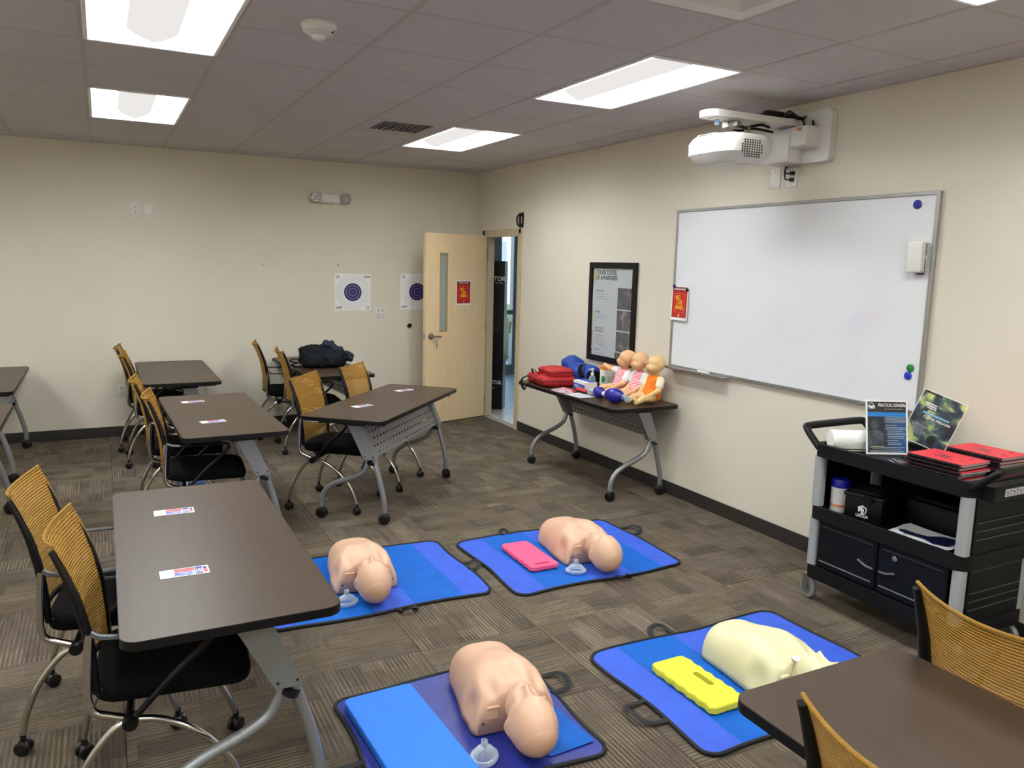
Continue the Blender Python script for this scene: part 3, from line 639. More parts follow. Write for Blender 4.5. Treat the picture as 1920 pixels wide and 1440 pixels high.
# black holder on the wall above the door frame
hk = thing('wall_door_holder', 'small black bracket mounted on the wall above the door frame corner', 'bracket', (-.001, -1.135, 2.215), rot=RR)
part('bracket_plate', MB().box((0, 0, .008), (.08, .15, .016), bev=.003), M_black, hk); part('bracket_hook', MB().tube(spline([(.025, .05, .012), (.03, .045, .06), (.03, .0, .075), (.02, -.05, .06), (.0, -.06, .03)], 4), .009, 8), M_black, hk); part('bracket_label', MB().box((.02, 0, .0165), (.015, .07, .001)), M_lgrey, hk, 0)
# ================================================================ projector
pj = thing('projector', 'white short throw projector hanging under its wall arm', 'projector', (-.60, -4.83, 2.44), rz=0)
# body: rounded box, y = across, x = out of the wall, nose towards the room
def superbox(cx, cy, sx, sy, z0, z1, rx, n=28, e=4.0, top=.9, bot=.8):
    rings = []
    for z, k in ((z0, bot*.9), (z0 + (z1-z0)*.08, bot), (z0 + (z1-z0)*.35, 1), (z0 + (z1-z0)*.75, 1), (z0 + (z1-z0)*.95, top), (z1, top*.93)):
        rings.append([(cx + sx*k*math.copysign(abs(math.cos(a))**(2/e), math.cos(a)), cy + sy*k*math.copysign(abs(math.sin(a))**(2/e), math.sin(a)), z) for a in np.linspace(0, 2*PI, n, endpoint=False)])
    m = MB(); vs = [p for r in rings for p in r]; fs = []
    for i in range(len(rings)-1):
        for j in range(n): fs.append((i*n+j, i*n+(j+1) % n, (i+1)*n+(j+1) % n, (i+1)*n+j))
    fs.append(tuple(range(n-1, -1, -1))); fs.append(tuple((len(rings)-1)*n+j for j in range(n))); return m.add(vs, fs)
M_pj = mat('projector_white', '#dedbd5', .35)
part('projector_body', superbox(0, 0, .19, .205, -.075, .085, .05), M_pj, pj, 40)
part('bottom_cover', MB().prism(rrect(.24, .27, .03), -.0785, -.070).box((.02, .02, -.079), (.12, .15, .002)), M_pj, pj)
vt = MB()
for i in range(9):
    for j in range(8):
        if abs(i-4)+abs(j-3.5)*.8 < 6: vt.box((-.09 + .018*i, -.2045, -.045 + .0125*j), (.007, .004, .008))
part('vent_slots', vt, M_dark, pj, 0, label='dark vent grille')
part('control_panel', MB().box((-.04, .05, .088), (.20, .16, .02), bev=.004), M_pj, pj); part('ports', MB().box((-.142, .05, .09), (.003, .12, .008)), M_dark, pj, 0)
part('lettering', text_mb('EPSON', .028, 0, 0, M=Matrix.Translation((-.1912, .04, .02)) @ Matrix(((0, 0, -1, 0), (-1, 0, 0, 0), (0, 1, 0, 0), (0, 0, 0, 1)))), M_grey, pj, 0)
part('lettering', text_mb('EPSON', .024, 0, 0, M=Matrix.Translation((.0, -.11, -.0795)) @ Matrix(((1, 0, 0, 0), (0, -1, 0, 0), (0, 0, -1, 0), (0, 0, 0, 1)))), M_grey, pj, 0)
part('status_lights', MB().box((-.186, .12, -.01), (.002, .012, .006)).box((-.186, .12, .02), (.002, .012, .006)), mat('led_grey', '#8e94a8', .4), pj, 0)
pm = thing('projector_mount', 'white wall mount with arm and cable box carrying the projector', 'projector mount', (0, -4.86, 2.56))
part('wall_plate', MB().prism(rrect(.42, .30, .03), 0, .05, Matrix.Translation((-.001, -.0, .005)) @ Euler(RR).to_matrix().to_4x4()), M_pj, pm)
part('arm', MB().prism(rrect(.74, .15, .06), -.018, .018, Matrix.Translation((-.42, .05, .085))), M_pj, pm)
part('arm_underside', MB().box((-.50, .05, .064), (.45, .09, .004)), M_pj, pm, 0)
part('cable_box', MB().box((-.10, .10, -.045), (.15, .22, .20), bev=.012, seg=2).box((-.10, -.06, .0), (.12, .14, .12), bev=.008), M_pj, pm)
part('warning_label', MB().box((-.1605, -.075, .04), (.001, .035, .018)), mat('orange_label', '#b0662a', .5), pm, 0)
part('tilt_bracket', MB().box((-.58, .05, .045), (.08, .07, .05), bev=.004).box((-.62, .0, .03), (.03, .12, .02)).box((-.50, .0, .0), (.02, .03, .06)), M_steel, pm)
part('knob', MB().lathe([(0, 0), (.016, 0), (.016, .014), (0, .014)], 14, Matrix.Translation((-.68, .05, .045)) @ Matrix.Rotation(-PI/2, 4, 'Y')), mat('knob_blue', '#7f9cc4', .4), pm)
cb = MB()
for k in range(3):
    cb.tube(spline([(-.05 - .02*k, -.02*k, .11), (-.12, .02 + .02*k, .125 + .01*k), (-.22, .03 - .02*k, .118), (-.33, .05 + .015*k, .12), (-.40, .02*k, .112)], 5), .007, 6)
cb.tube(spline([(-.18 + .05*math.cos(a), -.02 + .03*math.sin(a), .12 + .02*math.sin(2*a)) for a in np.linspace(0, 5.5, 12)], 3), .006, 6).tube(spline([(-.04, -.06, .11), (-.08, -.10, .06), (-.13, -.11, .03), (-.165, -.10, .09), (-.12, -.08, .115)], 5), .006, 6)
cb.box((-.28, .02, .125), (.14, .05, .035), bev=.006)
part('cables', cb, M_black, pm); part('arm_cables', MB().tube(spline([(-.62, .03, .05), (-.55, -.02, .02), (-.48, .04, .03), (-.40, .0, .05), (-.3, .03, .05)], 5), .009, 6).tube(spline([(-.6, .06, .04), (-.5, .08, .02), (-.4, .05, .035), (-.25, .05, .03)], 5), .008, 6), M_black, pm)
plate('blank_plate', 'white blank wall plate under the projector mount', -4.615, 2.348, 'blank', 'r', .085, .125)
op = plate('outlet_plate', 'white wall outlet with two black plugs under the projector mount', -4.755, 2.350, 'blank', 'r', .085, .125)
part('plug', MB().box((.01, .02, .016), (.028, .022, .022), bev=.003).box((.01, -.02, .016), (.026, .022, .022), bev=.003).tube(spline([(.0, .02, .025), (-.03, .02, .03), (-.035, .045, .03), (-.02, .06, .03)], 4), .0045, 6).tube(spline([(.0, -.02, .025), (-.03, -.015, .03), (-.038, .03, .03), (-.03, .06, .03)], 4), .0045, 6), M_black, op)

# ================================================================ tables
def caster_mb(r=.034, fork=True):
    m = MB()
    for s in (-1, 1): m.lathe([(0, -.009), (r*.75, -.009), (r, -.005), (r, .005), (r*.75, .009), (r*.35, .0095), (0, .0095)], 16, Matrix.Translation((0, s*.014, r)) @ Matrix.Rotation(PI/2, 4, 'X'))
    m.ell((0, 0, r*1.25), (r*.8, .009, r*.8), 10, 6); m.tube([(.0, 0, r*1.6), (.0, 0, r*2 + .03)], .011, 8); return m
M_caster = mat('caster_black', '#101011', .3)
caster_me = caster_mb(.038).mesh('caster', M_caster)
TL, TW, TH, TT = 1.52, .61, .735, .028
def make_table(label, x, y, rz):
    t = thing('folding_table', label, 'table', (x, y, 0), rz, 'flip top training tables')
    o = rrect(TW - .004, TL - .004, .048, 6)
    part('tabletop', MB().prism(o, TH - .006, TH), M_top, t, 30)
    part('edge_band', MB().prism(rrect(TW, TL, .05, 6), TH - TT, TH - .0015), M_black, t, 30)
    part('underframe', MB().box((.03, 0, TH - TT - .012), (.30, TL - .28, .02)).box((.06, TL/2-.12, TH-TT-.012), (.42, .03, .024)).box((.06, -TL/2+.12, TH-TT-.012), (.42, .03, .024)), mat('frame_dark', '#3a3a3b', .5), t, 0)
    # modesty panel, leaning with the columns; real slots
    A = Vector((.085, 0, TH - .05)); B = Vector((.185, 0, .455)); nc, nr = 22, 5; Lp = TL - .34
    m = MB()
    for i in range(nc):
        for j in range(nr):
            y0, y1 = -Lp/2 + Lp*i/nc, -Lp/2 + Lp*(i+1)/nc; v0, v1 = j/nr, (j+1)/nr; sh = (.25 if j % 2 else .0) * (y1-y0)
            hy0, hy1 = y0 + .18*(y1-y0) + sh, y0 + .55*(y1-y0) + sh; hv0, hv1 = v0 + .40*(v1-v0), v0 + .64*(v1-v0)
            P = lambda yy, vv: (A.x + (B.x-A.x)*vv, yy, A.z + (B.z-A.z)*vv)
            m.add([P(y0, v0), P(y1, v0), P(y1, v1), P(y0, v1), P(hy0, hv0), P(hy1, hv0), P(hy1, hv1), P(hy0, hv1)], [(0, 1, 5, 4), (1, 2, 6, 5), (2, 3, 7, 6), (3, 0, 4, 7)])
    part('modesty_panel', m, M_silver, t, 0)
    for s in (-1, 1):
        ye = s * (TL/2 - .14)
        c = MB(); z0, z1 = TH - .045, .445
        out = [(-.008, z0), (.102, z0), (.205, z1), (.118, z1)]
        vs_ = [(x_, ye - .028, z_) for x_, z_ in out] + [(x_, ye + .028, z_) for x_, z_ in out]
        c.add(vs_, [(0, 1, 2, 3), (7, 6, 5, 4), (0, 4, 5, 1), (1, 5, 6, 2), (2, 6, 7, 3), (3, 7, 4, 0)])
        cu = part('leg_column', c, M_silver, t, 0)
        part('screw', MB().lathe([(0, 0), (.005, 0), (.005, .002), (0, .002)], 8, Matrix.Translation((.125, ye + s*.028, z1 + .02)) @ Matrix.Rotation(-s*PI/2, 4, 'X')).lathe([(0, 0), (.005, 0), (.005, .002), (0, .002)], 8, Matrix.Translation((.185, ye + s*.028, z1 + .02)) @ Matrix.Rotation(-s*PI/2, 4, 'X')), M_dark, cu)
        part('top_bracket', MB().box((.05, ye, TH - .045), (.15, .07, .035), bev=.004), M_black, t)
        part('collar', MB().tube([(.163, ye, .415), (.169, ye, .432)], .047, 14, flat=.65), M_black, t)
        fl = spline([(.145, ye, .45), (.135, ye, .41), (.10, ye, .35), (.02, ye, .305), (-.09, ye, .262), (-.165, ye, .215), (-.205, ye, .15), (-.212, ye, .08)], 4)
        bl_ = spline([(.185, ye, .45), (.192, ye, .40), (.222, ye, .30), (.245, ye, .20), (.255, ye, .14), (.256, ye, .08)], 4)
        for pts in (fl, bl_):
            part('leg', MB().tube(pts, .019, 12), M_silver, t, 60)
            link('caster', caster_me, t, (pts[-1].x, ye, 0), (0, 0, random.uniform(-.8, .8)))
    return t
make_table('dark walnut table with two leaflets beside the mat of the pad-less manikin', -3.597, -5.50, 0)
make_table('dark walnut table with two leaflets, in the row next to the angled table', -3.247, -2.97, rad(1.5))
make_table('dark walnut table set at an angle with two leaflets near the open door', -2.048, -2.911, rad(47.9 - 90))
make_table('bare dark walnut table against the back wall under the high outlet', -3.345, -.82, 0)
make_table('dark walnut table against the back wall carrying the navy backpack', -2.03, -.81, rad(2))
make_table('bare dark table at the left end of the back wall, cut by the frame', -4.83, -.88, 0)
make_table('bare dark table in front of the one at the left end of the back wall', -4.78, -2.95, 0)
make_table('bare dark walnut table with a chair on each side, beside the cream manikin mat', -2.272, -7.905, 0)
make_table('dark walnut table along the right wall loaded with bags and infant manikins', -.338, -3.085, 0)

# ================================================================ chairs
def back_pt(u, v):
    """u -1..1 across, v 0..1 up -> point on the mesh back"""
    z = .47 + (.47 - .022*(1 - u*u)) * v
    xp = [(0, -.145), (.2, -.150), (.42, -.160), (.65, -.182), (.85, -.215), (1.0, -.246)]
    for (a, xa), (b, xb) in zip(xp[:-1], xp[1:]):
        if a <= v <= b + 1e-9: x = xa + (xb-xa)*(v-a)/(b-a); break
    hw = .205 + .008*math.sin(v*PI) + .006*v
    x -= (.055 - .01*v) * (1 - abs(u)**2.0)
    return Vector((x, u*hw, z))
def make_chair():
    t = thing('nesting_chair', 'x', 'chair', (0, 0, 0), 0, 'gold mesh nesting chairs')
    m = MB(); m.grid(lambda a, b: back_pt(-1 + 2*a, b), 22, 24, uv=True); part('mesh_back', m, M_gold, t, 180, label='gold ribbed mesh back')
    part('top_hem', MB().tube([back_pt(u, 1.0) + Vector((-.002, 0, 0)) for u in np.linspace(-1, 1, 21)], .0055, 8), M_goldhem, t, 180)
    for s in (-1, 1):
        pts = [back_pt(s*1.0, v) + Vector((-.014, -s*.004, 0)) for v in np.linspace(0, .965, 14)]
        part('back_frame', MB().tube(pts, [.011 + .009*math.sin(PI*min(1, .18 + v*.82)) for v in np.linspace(0, 1, 14)], 10, flat=.75), M_black, t, 60)
    part('back_rail', MB().tube([back_pt(u, .0) + Vector((0, 0, -.004)) for u in np.linspace(-1, 1, 13)], .011, 8), M_black, t, 60)
    st = MB(); st.grid(lambda u, v: (0, 0, 0), 1, 1); st = MB()
    ring = rrect(.46, .44, .08, 5)
    for k, (z, sc) in enumerate(((.425, .90), (.432, .97), (.450, 1.0), (.468, 1.0), (.482, .96), (.487, .86))):
        st.v += [Vector((.055 + x*sc, y*sc, z - .018*max(0, (x/.23))**3)) for x, y in ring]
    n_ = len(ring)
    for i in range(5):
        for j in range(n_): st.f.append((i*n_+j, i*n_+(j+1) % n_, (i+1)*n_+(j+1) % n_, (i+1)*n_+j))
    st.f.append(tuple(range(n_-1, -1, -1))); st.f.append(tuple(5*n_+j for j in range(n_)))
    part('seat', st, M_seat, t, 60)
    part('seat_carrier', MB().box((.02, 0, .415), (.24, .30, .02), bev=.005).tube([(-.075, -.235, .375), (-.075, .235, .375)], .013, 10), M_black, t)
    for s in (-1, 1):
        y = s*.222
        part('arm', MB().tube(spline([(-.165, s*.212, .665), (-.13, s*.235, .655), (-.04, s*.243, .652), (.10, s*.243, .655), (.17, s*.24, .65), (.185, s*.237, .63)], 4), .014, 8, flat=.45), mat('arm_grey', '#2c2c2e', .35), t, 60)
        part('arm_strut', MB().tube(spline([(.185, s*.237, .632), (.15, s*.237, .59), (.05, s*.238, .50), (-.055, s*.24, .39)], 4), .0105, 8), M_black, t, 60)
        part('upright', MB().tube(spline([(-.168, y, .665), (-.174, y, .60), (-.180, y, .50), (-.180, y, .45), (-.165, y, .415), (-.12, y, .395), (-.075, y, .378)], 4), .0125, 10), M_chrome, t, 60)
        part('pivot_knob', MB().lathe([(0, -.026), (.021, -.026), (.023, -.02), (.023, .02), (.019, .027), (0, .027)], 16, Matrix.Translation((-.07, s*.236, .376)) @ Matrix.Rotation(PI/2, 4, 'X')), M_black, t)
        for pts in (spline([(-.07, y, .376), (-.125, s*.225, .345), (-.19, s*.23, .262), (-.235, s*.236, .16), (-.255, s*.24, .075)], 5), spline([(-.07, y, .376), (.02, s*.222, .355), (.12, s*.224, .292), (.205, s*.226, .19), (.252, s*.228, .075)], 5)):
            part('leg', MB().tube(pts, .0115, 10), M_chrome, t, 60)
            link('caster', caster_me2, t, (pts[-1].x, pts[-1].y, 0), (0, 0, random.uniform(-.9, .9)))
    return t
caster_me2 = caster_mb(.027).mesh('caster', M_caster)
chair = make_chair(); used = [False]
def put_chair(label, x, y, deg):
    if not used[0]: used[0] = True; chair.location = (x, y, 0); chair.rotation_euler = (0, 0, rad(deg)); chair['label'] = label; return chair
    return dup(chair, (x, y, 0), rad(deg), label)
def by_tips(label, a, b):
    """place a chair from the two upper corners of its back (left, right as sat)"""
    a = Vector((*a, 0)); b = Vector((*b, 0)); mid = (a + b)/2; d = (b - a).normalized(); f = Vector((-d.y, d.x, 0))
    c = mid + f*.246; return put_chair(label, c.x, c.y, math.degrees(math.atan2(f.y, f.x)))
put_chair('gold mesh chair on the back wall side of the table by the pad-less manikin mat', -3.937, -5.215, -8)
put_chair('gold mesh chair on the blue pad side of the table by the pad-less manikin mat', -3.795, -5.79, -4.5)
put_chair('gold mesh chair at the angled table, on the end away from the door', -2.44, -2.945, -39)
put_chair('gold mesh chair at the angled table, on the end nearer the door', -1.968, -2.522, -41.4)
put_chair('gold mesh chair beside the wall end of the two-leaflet table next to the angled one', -3.475, -2.62, -3)
put_chair('gold mesh chair at the open end of the two-leaflet table next to the angled one', -3.425, -3.31, -4)
put_chair('gold mesh chair closest to the back wall at the bare table under the high outlet', -3.54, -.50, -4)
put_chair('gold mesh chair farther from the wall at the bare table under the high outlet', -3.505, -1.12, -2)
put_chair('gold mesh chair closest to the back wall at the backpack table', -2.315, -.46, -6)
put_chair('gold mesh chair farther from the wall at the backpack table', -2.22, -1.12, -3)
put_chair('gold mesh chair tucked under the bare table beside the cream manikin mat', -2.455, -7.68, 0)
put_chair('gold mesh chair with its back against the bare table, between it and the cart', -1.728, -7.41, -2)

# ================================================================ leaflets on the tables
def leaflet(label, x, y, deg):
    t = thing('leaflet', label, 'leaflet', (x, y, TH + .0005), rad(deg), 'leaflets on the tables')
    part('card', MB().box((0, 0, .0008), (.15, .07, .0016)), M_whitep, t, 0)
    part('red_print', MB().box((.0, .017, .0018), (.062, .028, .0004)), mat('leaf_red', '#d9585a', .5), t, 0)
    part('blue_print', MB().box((.0, -.014, .0018), (.062, .034, .0004)), ramp_noise_mat('leaf_blue', [(.4, '#4a56a8'), (.6, '#9fb2e4')], 60), t, 0)
    part('dark_panel', MB().box((.044, .0, .0018), (.022, .062, .0004)), mat('leaf_navy', '#34408f', .5), t, 0)
    part('flag_blue', MB().box((.064, .014, .0018), (.012, .02, .0004)), mat('leaf_navy', '#34408f', .5), t, 0); part('flag_red', MB().box((.064, -.012, .0018), (.012, .026, .0004)), mat('leaf_red', '#d9585a', .5), t, 0)
    tx = MB()
    for k in range(4): tx.box((.037 + .005*k, -.006, .0022), (.0025, .034 - .006*(k % 2), .0003))
    part('text_lines', tx, M_whitep, t, 0)
    tx = MB()
    for k in range(4): tx.box((-.066 + .009*k, -.004, .0018), (.002 if k else .004, .036 - .008*(k % 2), .0004))
    part('text_lines', tx, M_lgrey, t, 0)
leaflet('red and blue leaflet at the far end of the table by the pad-less manikin mat', -3.68, -5.115, -1)
leaflet('red and blue leaflet nearer the room end of the table by the pad-less manikin mat', -3.70, -5.80, 0)
leaflet('red and blue leaflet nearer the wall on the table next to the angled one', -3.36, -2.51, 8)
leaflet('red and blue leaflet nearer the open end of the table next to the angled one', -3.315, -3.285, 10)
leaflet('red and blue leaflet on the end of the angled table away from the door', -2.285, -3.075, 22)
leaflet('red and blue leaflet on the door end of the angled table', -1.77, -2.51, 20)
# ================================================================ floor mats
M_mid = mat('mat_blue', '#0a5bb6', .6, spec=.2, noise=.08, nscale=9); M_peri = mat('mat_periwinkle', '#3a5cc6', .6, spec=.2, noise=.08, nscale=9)
M_navyf = mat('mat_navy', '#232f86', .40, bump=.5, bscale=14, noise=.1, nscale=9); M_pipe = mat('piping_black', '#0b0c12', .7)
def floor_mat(label, x0, x1, y0, y1, cuts, seed, handles=()):
    W, D = x1-x0, y1-y0
    t = thing('manikin_mat', label, 'mat', ((x0+x1)/2, (y0+y1)/2, .0005), 0, 'blue manikin mats on the carpet')
    def hz(x, y):
        e = min(1, min(W/2-abs(x), D/2-abs(y)) / .05)
        return .010 + .0035*MN.noise(Vector((x*5, y*5, seed))) + .004*max(0, MN.noise(Vector((x*2.2, y*3, seed+9))))*max(0, e)
    def wob(x, y): return (x + .010*math.sin(y*9 + seed)*abs(2*x/W)**3, y + .012*math.sin(x*8 + seed*2)*abs(2*y/D)**3)
    rc = .07
    def clampc(x, y):
        ax, ay = W/2-rc, D/2-rc; dx, dy = abs(x)-ax, abs(y)-ay
        if dx > 0 and dy > 0:
            l = math.hypot(dx, dy); 
            if l > rc: dx *= rc/l; dy *= rc/l
            x = math.copysign(ax+dx, x); y = math.copysign(ay+dy, y)
        return x, y
    for (a, b, m) in cuts:
        g = MB()
        def fn(u, v):
            x, y = clampc(-W/2 + W*(a + (b-a)*u), -D/2 + D*v); z = hz(x, y); x, y = wob(x, y); return (x, y, z)
        g.grid(fn, max(3, int(26*(b-a))), 26); part('fabric_panel', g, m, t, 180)
    bp = []
    for x, y in rrect(W, D, rc, 5):
        bp.append((x, y))
    dens = []
    for i in range(len(bp)):
        p, q = bp[i], bp[(i+1) % len(bp)]; k = max(1, int(math.hypot(q[0]-p[0], q[1]-p[1])/.05))
        for j in range(k): dens.append((p[0] + (q[0]-p[0])*j/k, p[1] + (q[1]-p[1])*j/k))
    part('edge_piping', MB().tube([(*wob(x, y), hz(x, y)*.85) for x, y in dens], .0085, 8, closed=True), M_pipe, t, 60)
    part('underside', MB().prism([wob(*clampc(x, y)) for x, y in rrect(W-.02, D-.02, rc, 4)], .0005, .003), M_pipe, t, 0)
    for side, pos, k in handles:
        lp = [(-.07, 0, .012), (-.065, .05, .010), (-.05, .095, .020), (0, .105, .030), (.05, .095, .020), (.065, .05, .010), (.07, 0, .012)]
        lp = [(x*k, y*k, z) for x, y, z in lp]
        A = {'L': Matrix.Translation((-W/2+.005, pos, 0)) @ Matrix.Rotation(PI/2, 4, 'Z'), 'R': Matrix.Translation((W/2-.005, pos, 0)) @ Matrix.Rotation(-PI/2, 4, 'Z'), 'F': Matrix.Translation((pos, D/2-.005, 0)), 'N': Matrix.Translation((pos, -D/2+.005, 0)) @ Matrix.Rotation(PI, 4, 'Z')}[side]
        part('strap_handle', MB().tube(spline(lp, 4), .013, 8, M=A, flat=.35), M_pipe, t, 60)
    return t
std = lambda a, b, c, d: [(0, a, M_peri), (a, b, M_mid), (b, c, M_peri), (c, d, M_mid), (d, 1, M_peri)]
floor_mat('blue manikin mat partly under the leaflet table, without any kneeling pad', -3.27, -2.085, -4.855, -3.985, std(.10, .44, .62, .86), 3, (('R', -.05, .78), ('N', .09, .6)))
floor_mat('blue manikin mat carrying the pink kneeling pad', -1.985, -.855, -4.965, -4.075, std(.16, .42, .66, .86), 8, (('R', .18, 1), ('F', -.2, .45), ('N', .1, .5)))
floor_mat('navy blue manikin mat carrying the large blue pad', -3.155, -2.315, -6.31, -5.55, [(0, 1, M_navyf)], 13, (('L', -.13, 1), ('R', .12, 1)))
floor_mat('blue manikin mat carrying the yellow kneeling pad and cream manikin', -2.01, -.875, -6.505, -5.665, std(.15, .42, .60, .84), 21, (('L', -.08, 1.1), ('F', -.12, .8)))
tag(link('blue_patch', MB().prism(rrect(.20, .26, .01, 2), 0, .0012).mesh('blue_patch', M_mid), None, (-2.455, -6.12, .0165), (0, 0, rad(4))), 'lighter blue fabric pocket lying on the navy mat under the head', 'fabric patch')
# ---------------------------------------------------------------- kneeling pads
def pad(name, label, loc, rz, W, D, h, m, wav=0.0, hole=None):
    out = []
    n_ = 26
    for x, y in rrect(W, D, .025, 5): out.append((x, y))
    if wav:
        o2 = []
        for i in range(len(out)):
            p, q = out[i], out[(i+1) % len(out)]; k = max(1, int(math.hypot(q[0]-p[0], q[1]-p[1])/.012))
            for j in range(k): o2.append((p[0] + (q[0]-p[0])*j/k, p[1] + (q[1]-p[1])*j/k))
        out = [(x + (wav*math.sin(y*2*PI/.065) * (1 if x > 0 else -1) if abs(x) > W/2-.003 else 0), y) for x, y in o2]
    mb = MB(); zs = (0, .004, h-.004, h); no = len(out)
    ins = lambda p, d: (p[0]*(1 - d/(W/2)), p[1]*(1 - d/(D/2)))
    loops = [[(*ins(p, .003 if z in (0, h) else 0), z) for p in out] for z in zs]
    mb.v = [Vector(p) for l in loops for p in l]
    for k in range(3):
        for j in range(no): mb.f.append((k*no+j, k*no+(j+1) % no, (k+1)*no+(j+1) % no, (k+1)*no+j))
    if hole:
        hx, hy, hw, hd = hole; hl = [(hx + x, hy + y) for x, y in rrect(hw, hd, min(hw, hd)*.45, 4)]; nh = len(hl); b0 = len(mb.v)
        mb.v += [Vector((*p, 0)) for p in hl] + [Vector((*p, h)) for p in hl]
        for j in range(nh): mb.f.append((b0+j, b0+nh+j, b0+nh+(j+1) % nh, b0+(j+1) % nh))
        for base, hb in ((0, b0), (3*no, b0+nh)):
            best = min(((math.hypot(out[i][0]-hl[j][0], out[i][1]-hl[j][1]), i, j) for i in range(no) for j in range(nh))); i, j = best[1], best[2]
            loop = [base + (i+k) % no for k in range(no)] + [base + i] + [hb + (j-k) % nh for k in range(nh)] + [hb + j]
            # keyhole polygon -> triangulate by hand
            import mathutils
            co = [Vector((mb.v[q].x, mb.v[q].y, 0)) for q in range(base, base+no)]; ho = [Vector((mb.v[q].x, mb.v[q].y, 0)) for q in range(hb, hb+nh)]
            tri = mathutils.geometry.tessellate_polygon([co, ho]); idx = list(range(base, base+no)) + list(range(hb, hb+nh))
            mb.f += [tuple(idx[q] for q in f) for f in tri]
    else: mb.f.append(tuple(range(no-1, -1, -1))); mb.f.append(tuple(3*no+j for j in range(no)))
    return tag(link(name, mb.mesh(name, m, 35), None, loc, (0, 0, rz)), label, 'kneeling pad')
zm = .0165
pad('kneeling_pad', 'bright pink foam kneeling pad with a hand slot', (-1.687, -4.515, zm), rad(-1), .185, .42, .026, mat('foam_pink', '#f0557f', .7), .0025, (0, -.165, .10, .022))
pad('kneeling_pad', 'yellow foam kneeling pad with a hand slot', (-1.743, -6.105, zm), rad(1), .185, .40, .03, mat('foam_yellow', '#d6d238', .7), .004, (.035, .0, .03, .115))
pad('kneeling_pad', 'large plain sky blue foam pad on the navy mat', (-2.975, -5.945, zm), rad(2.5), .285, .64, .034, mat('foam_blue', '#2274dc', .65, noise=.04, nscale=14))
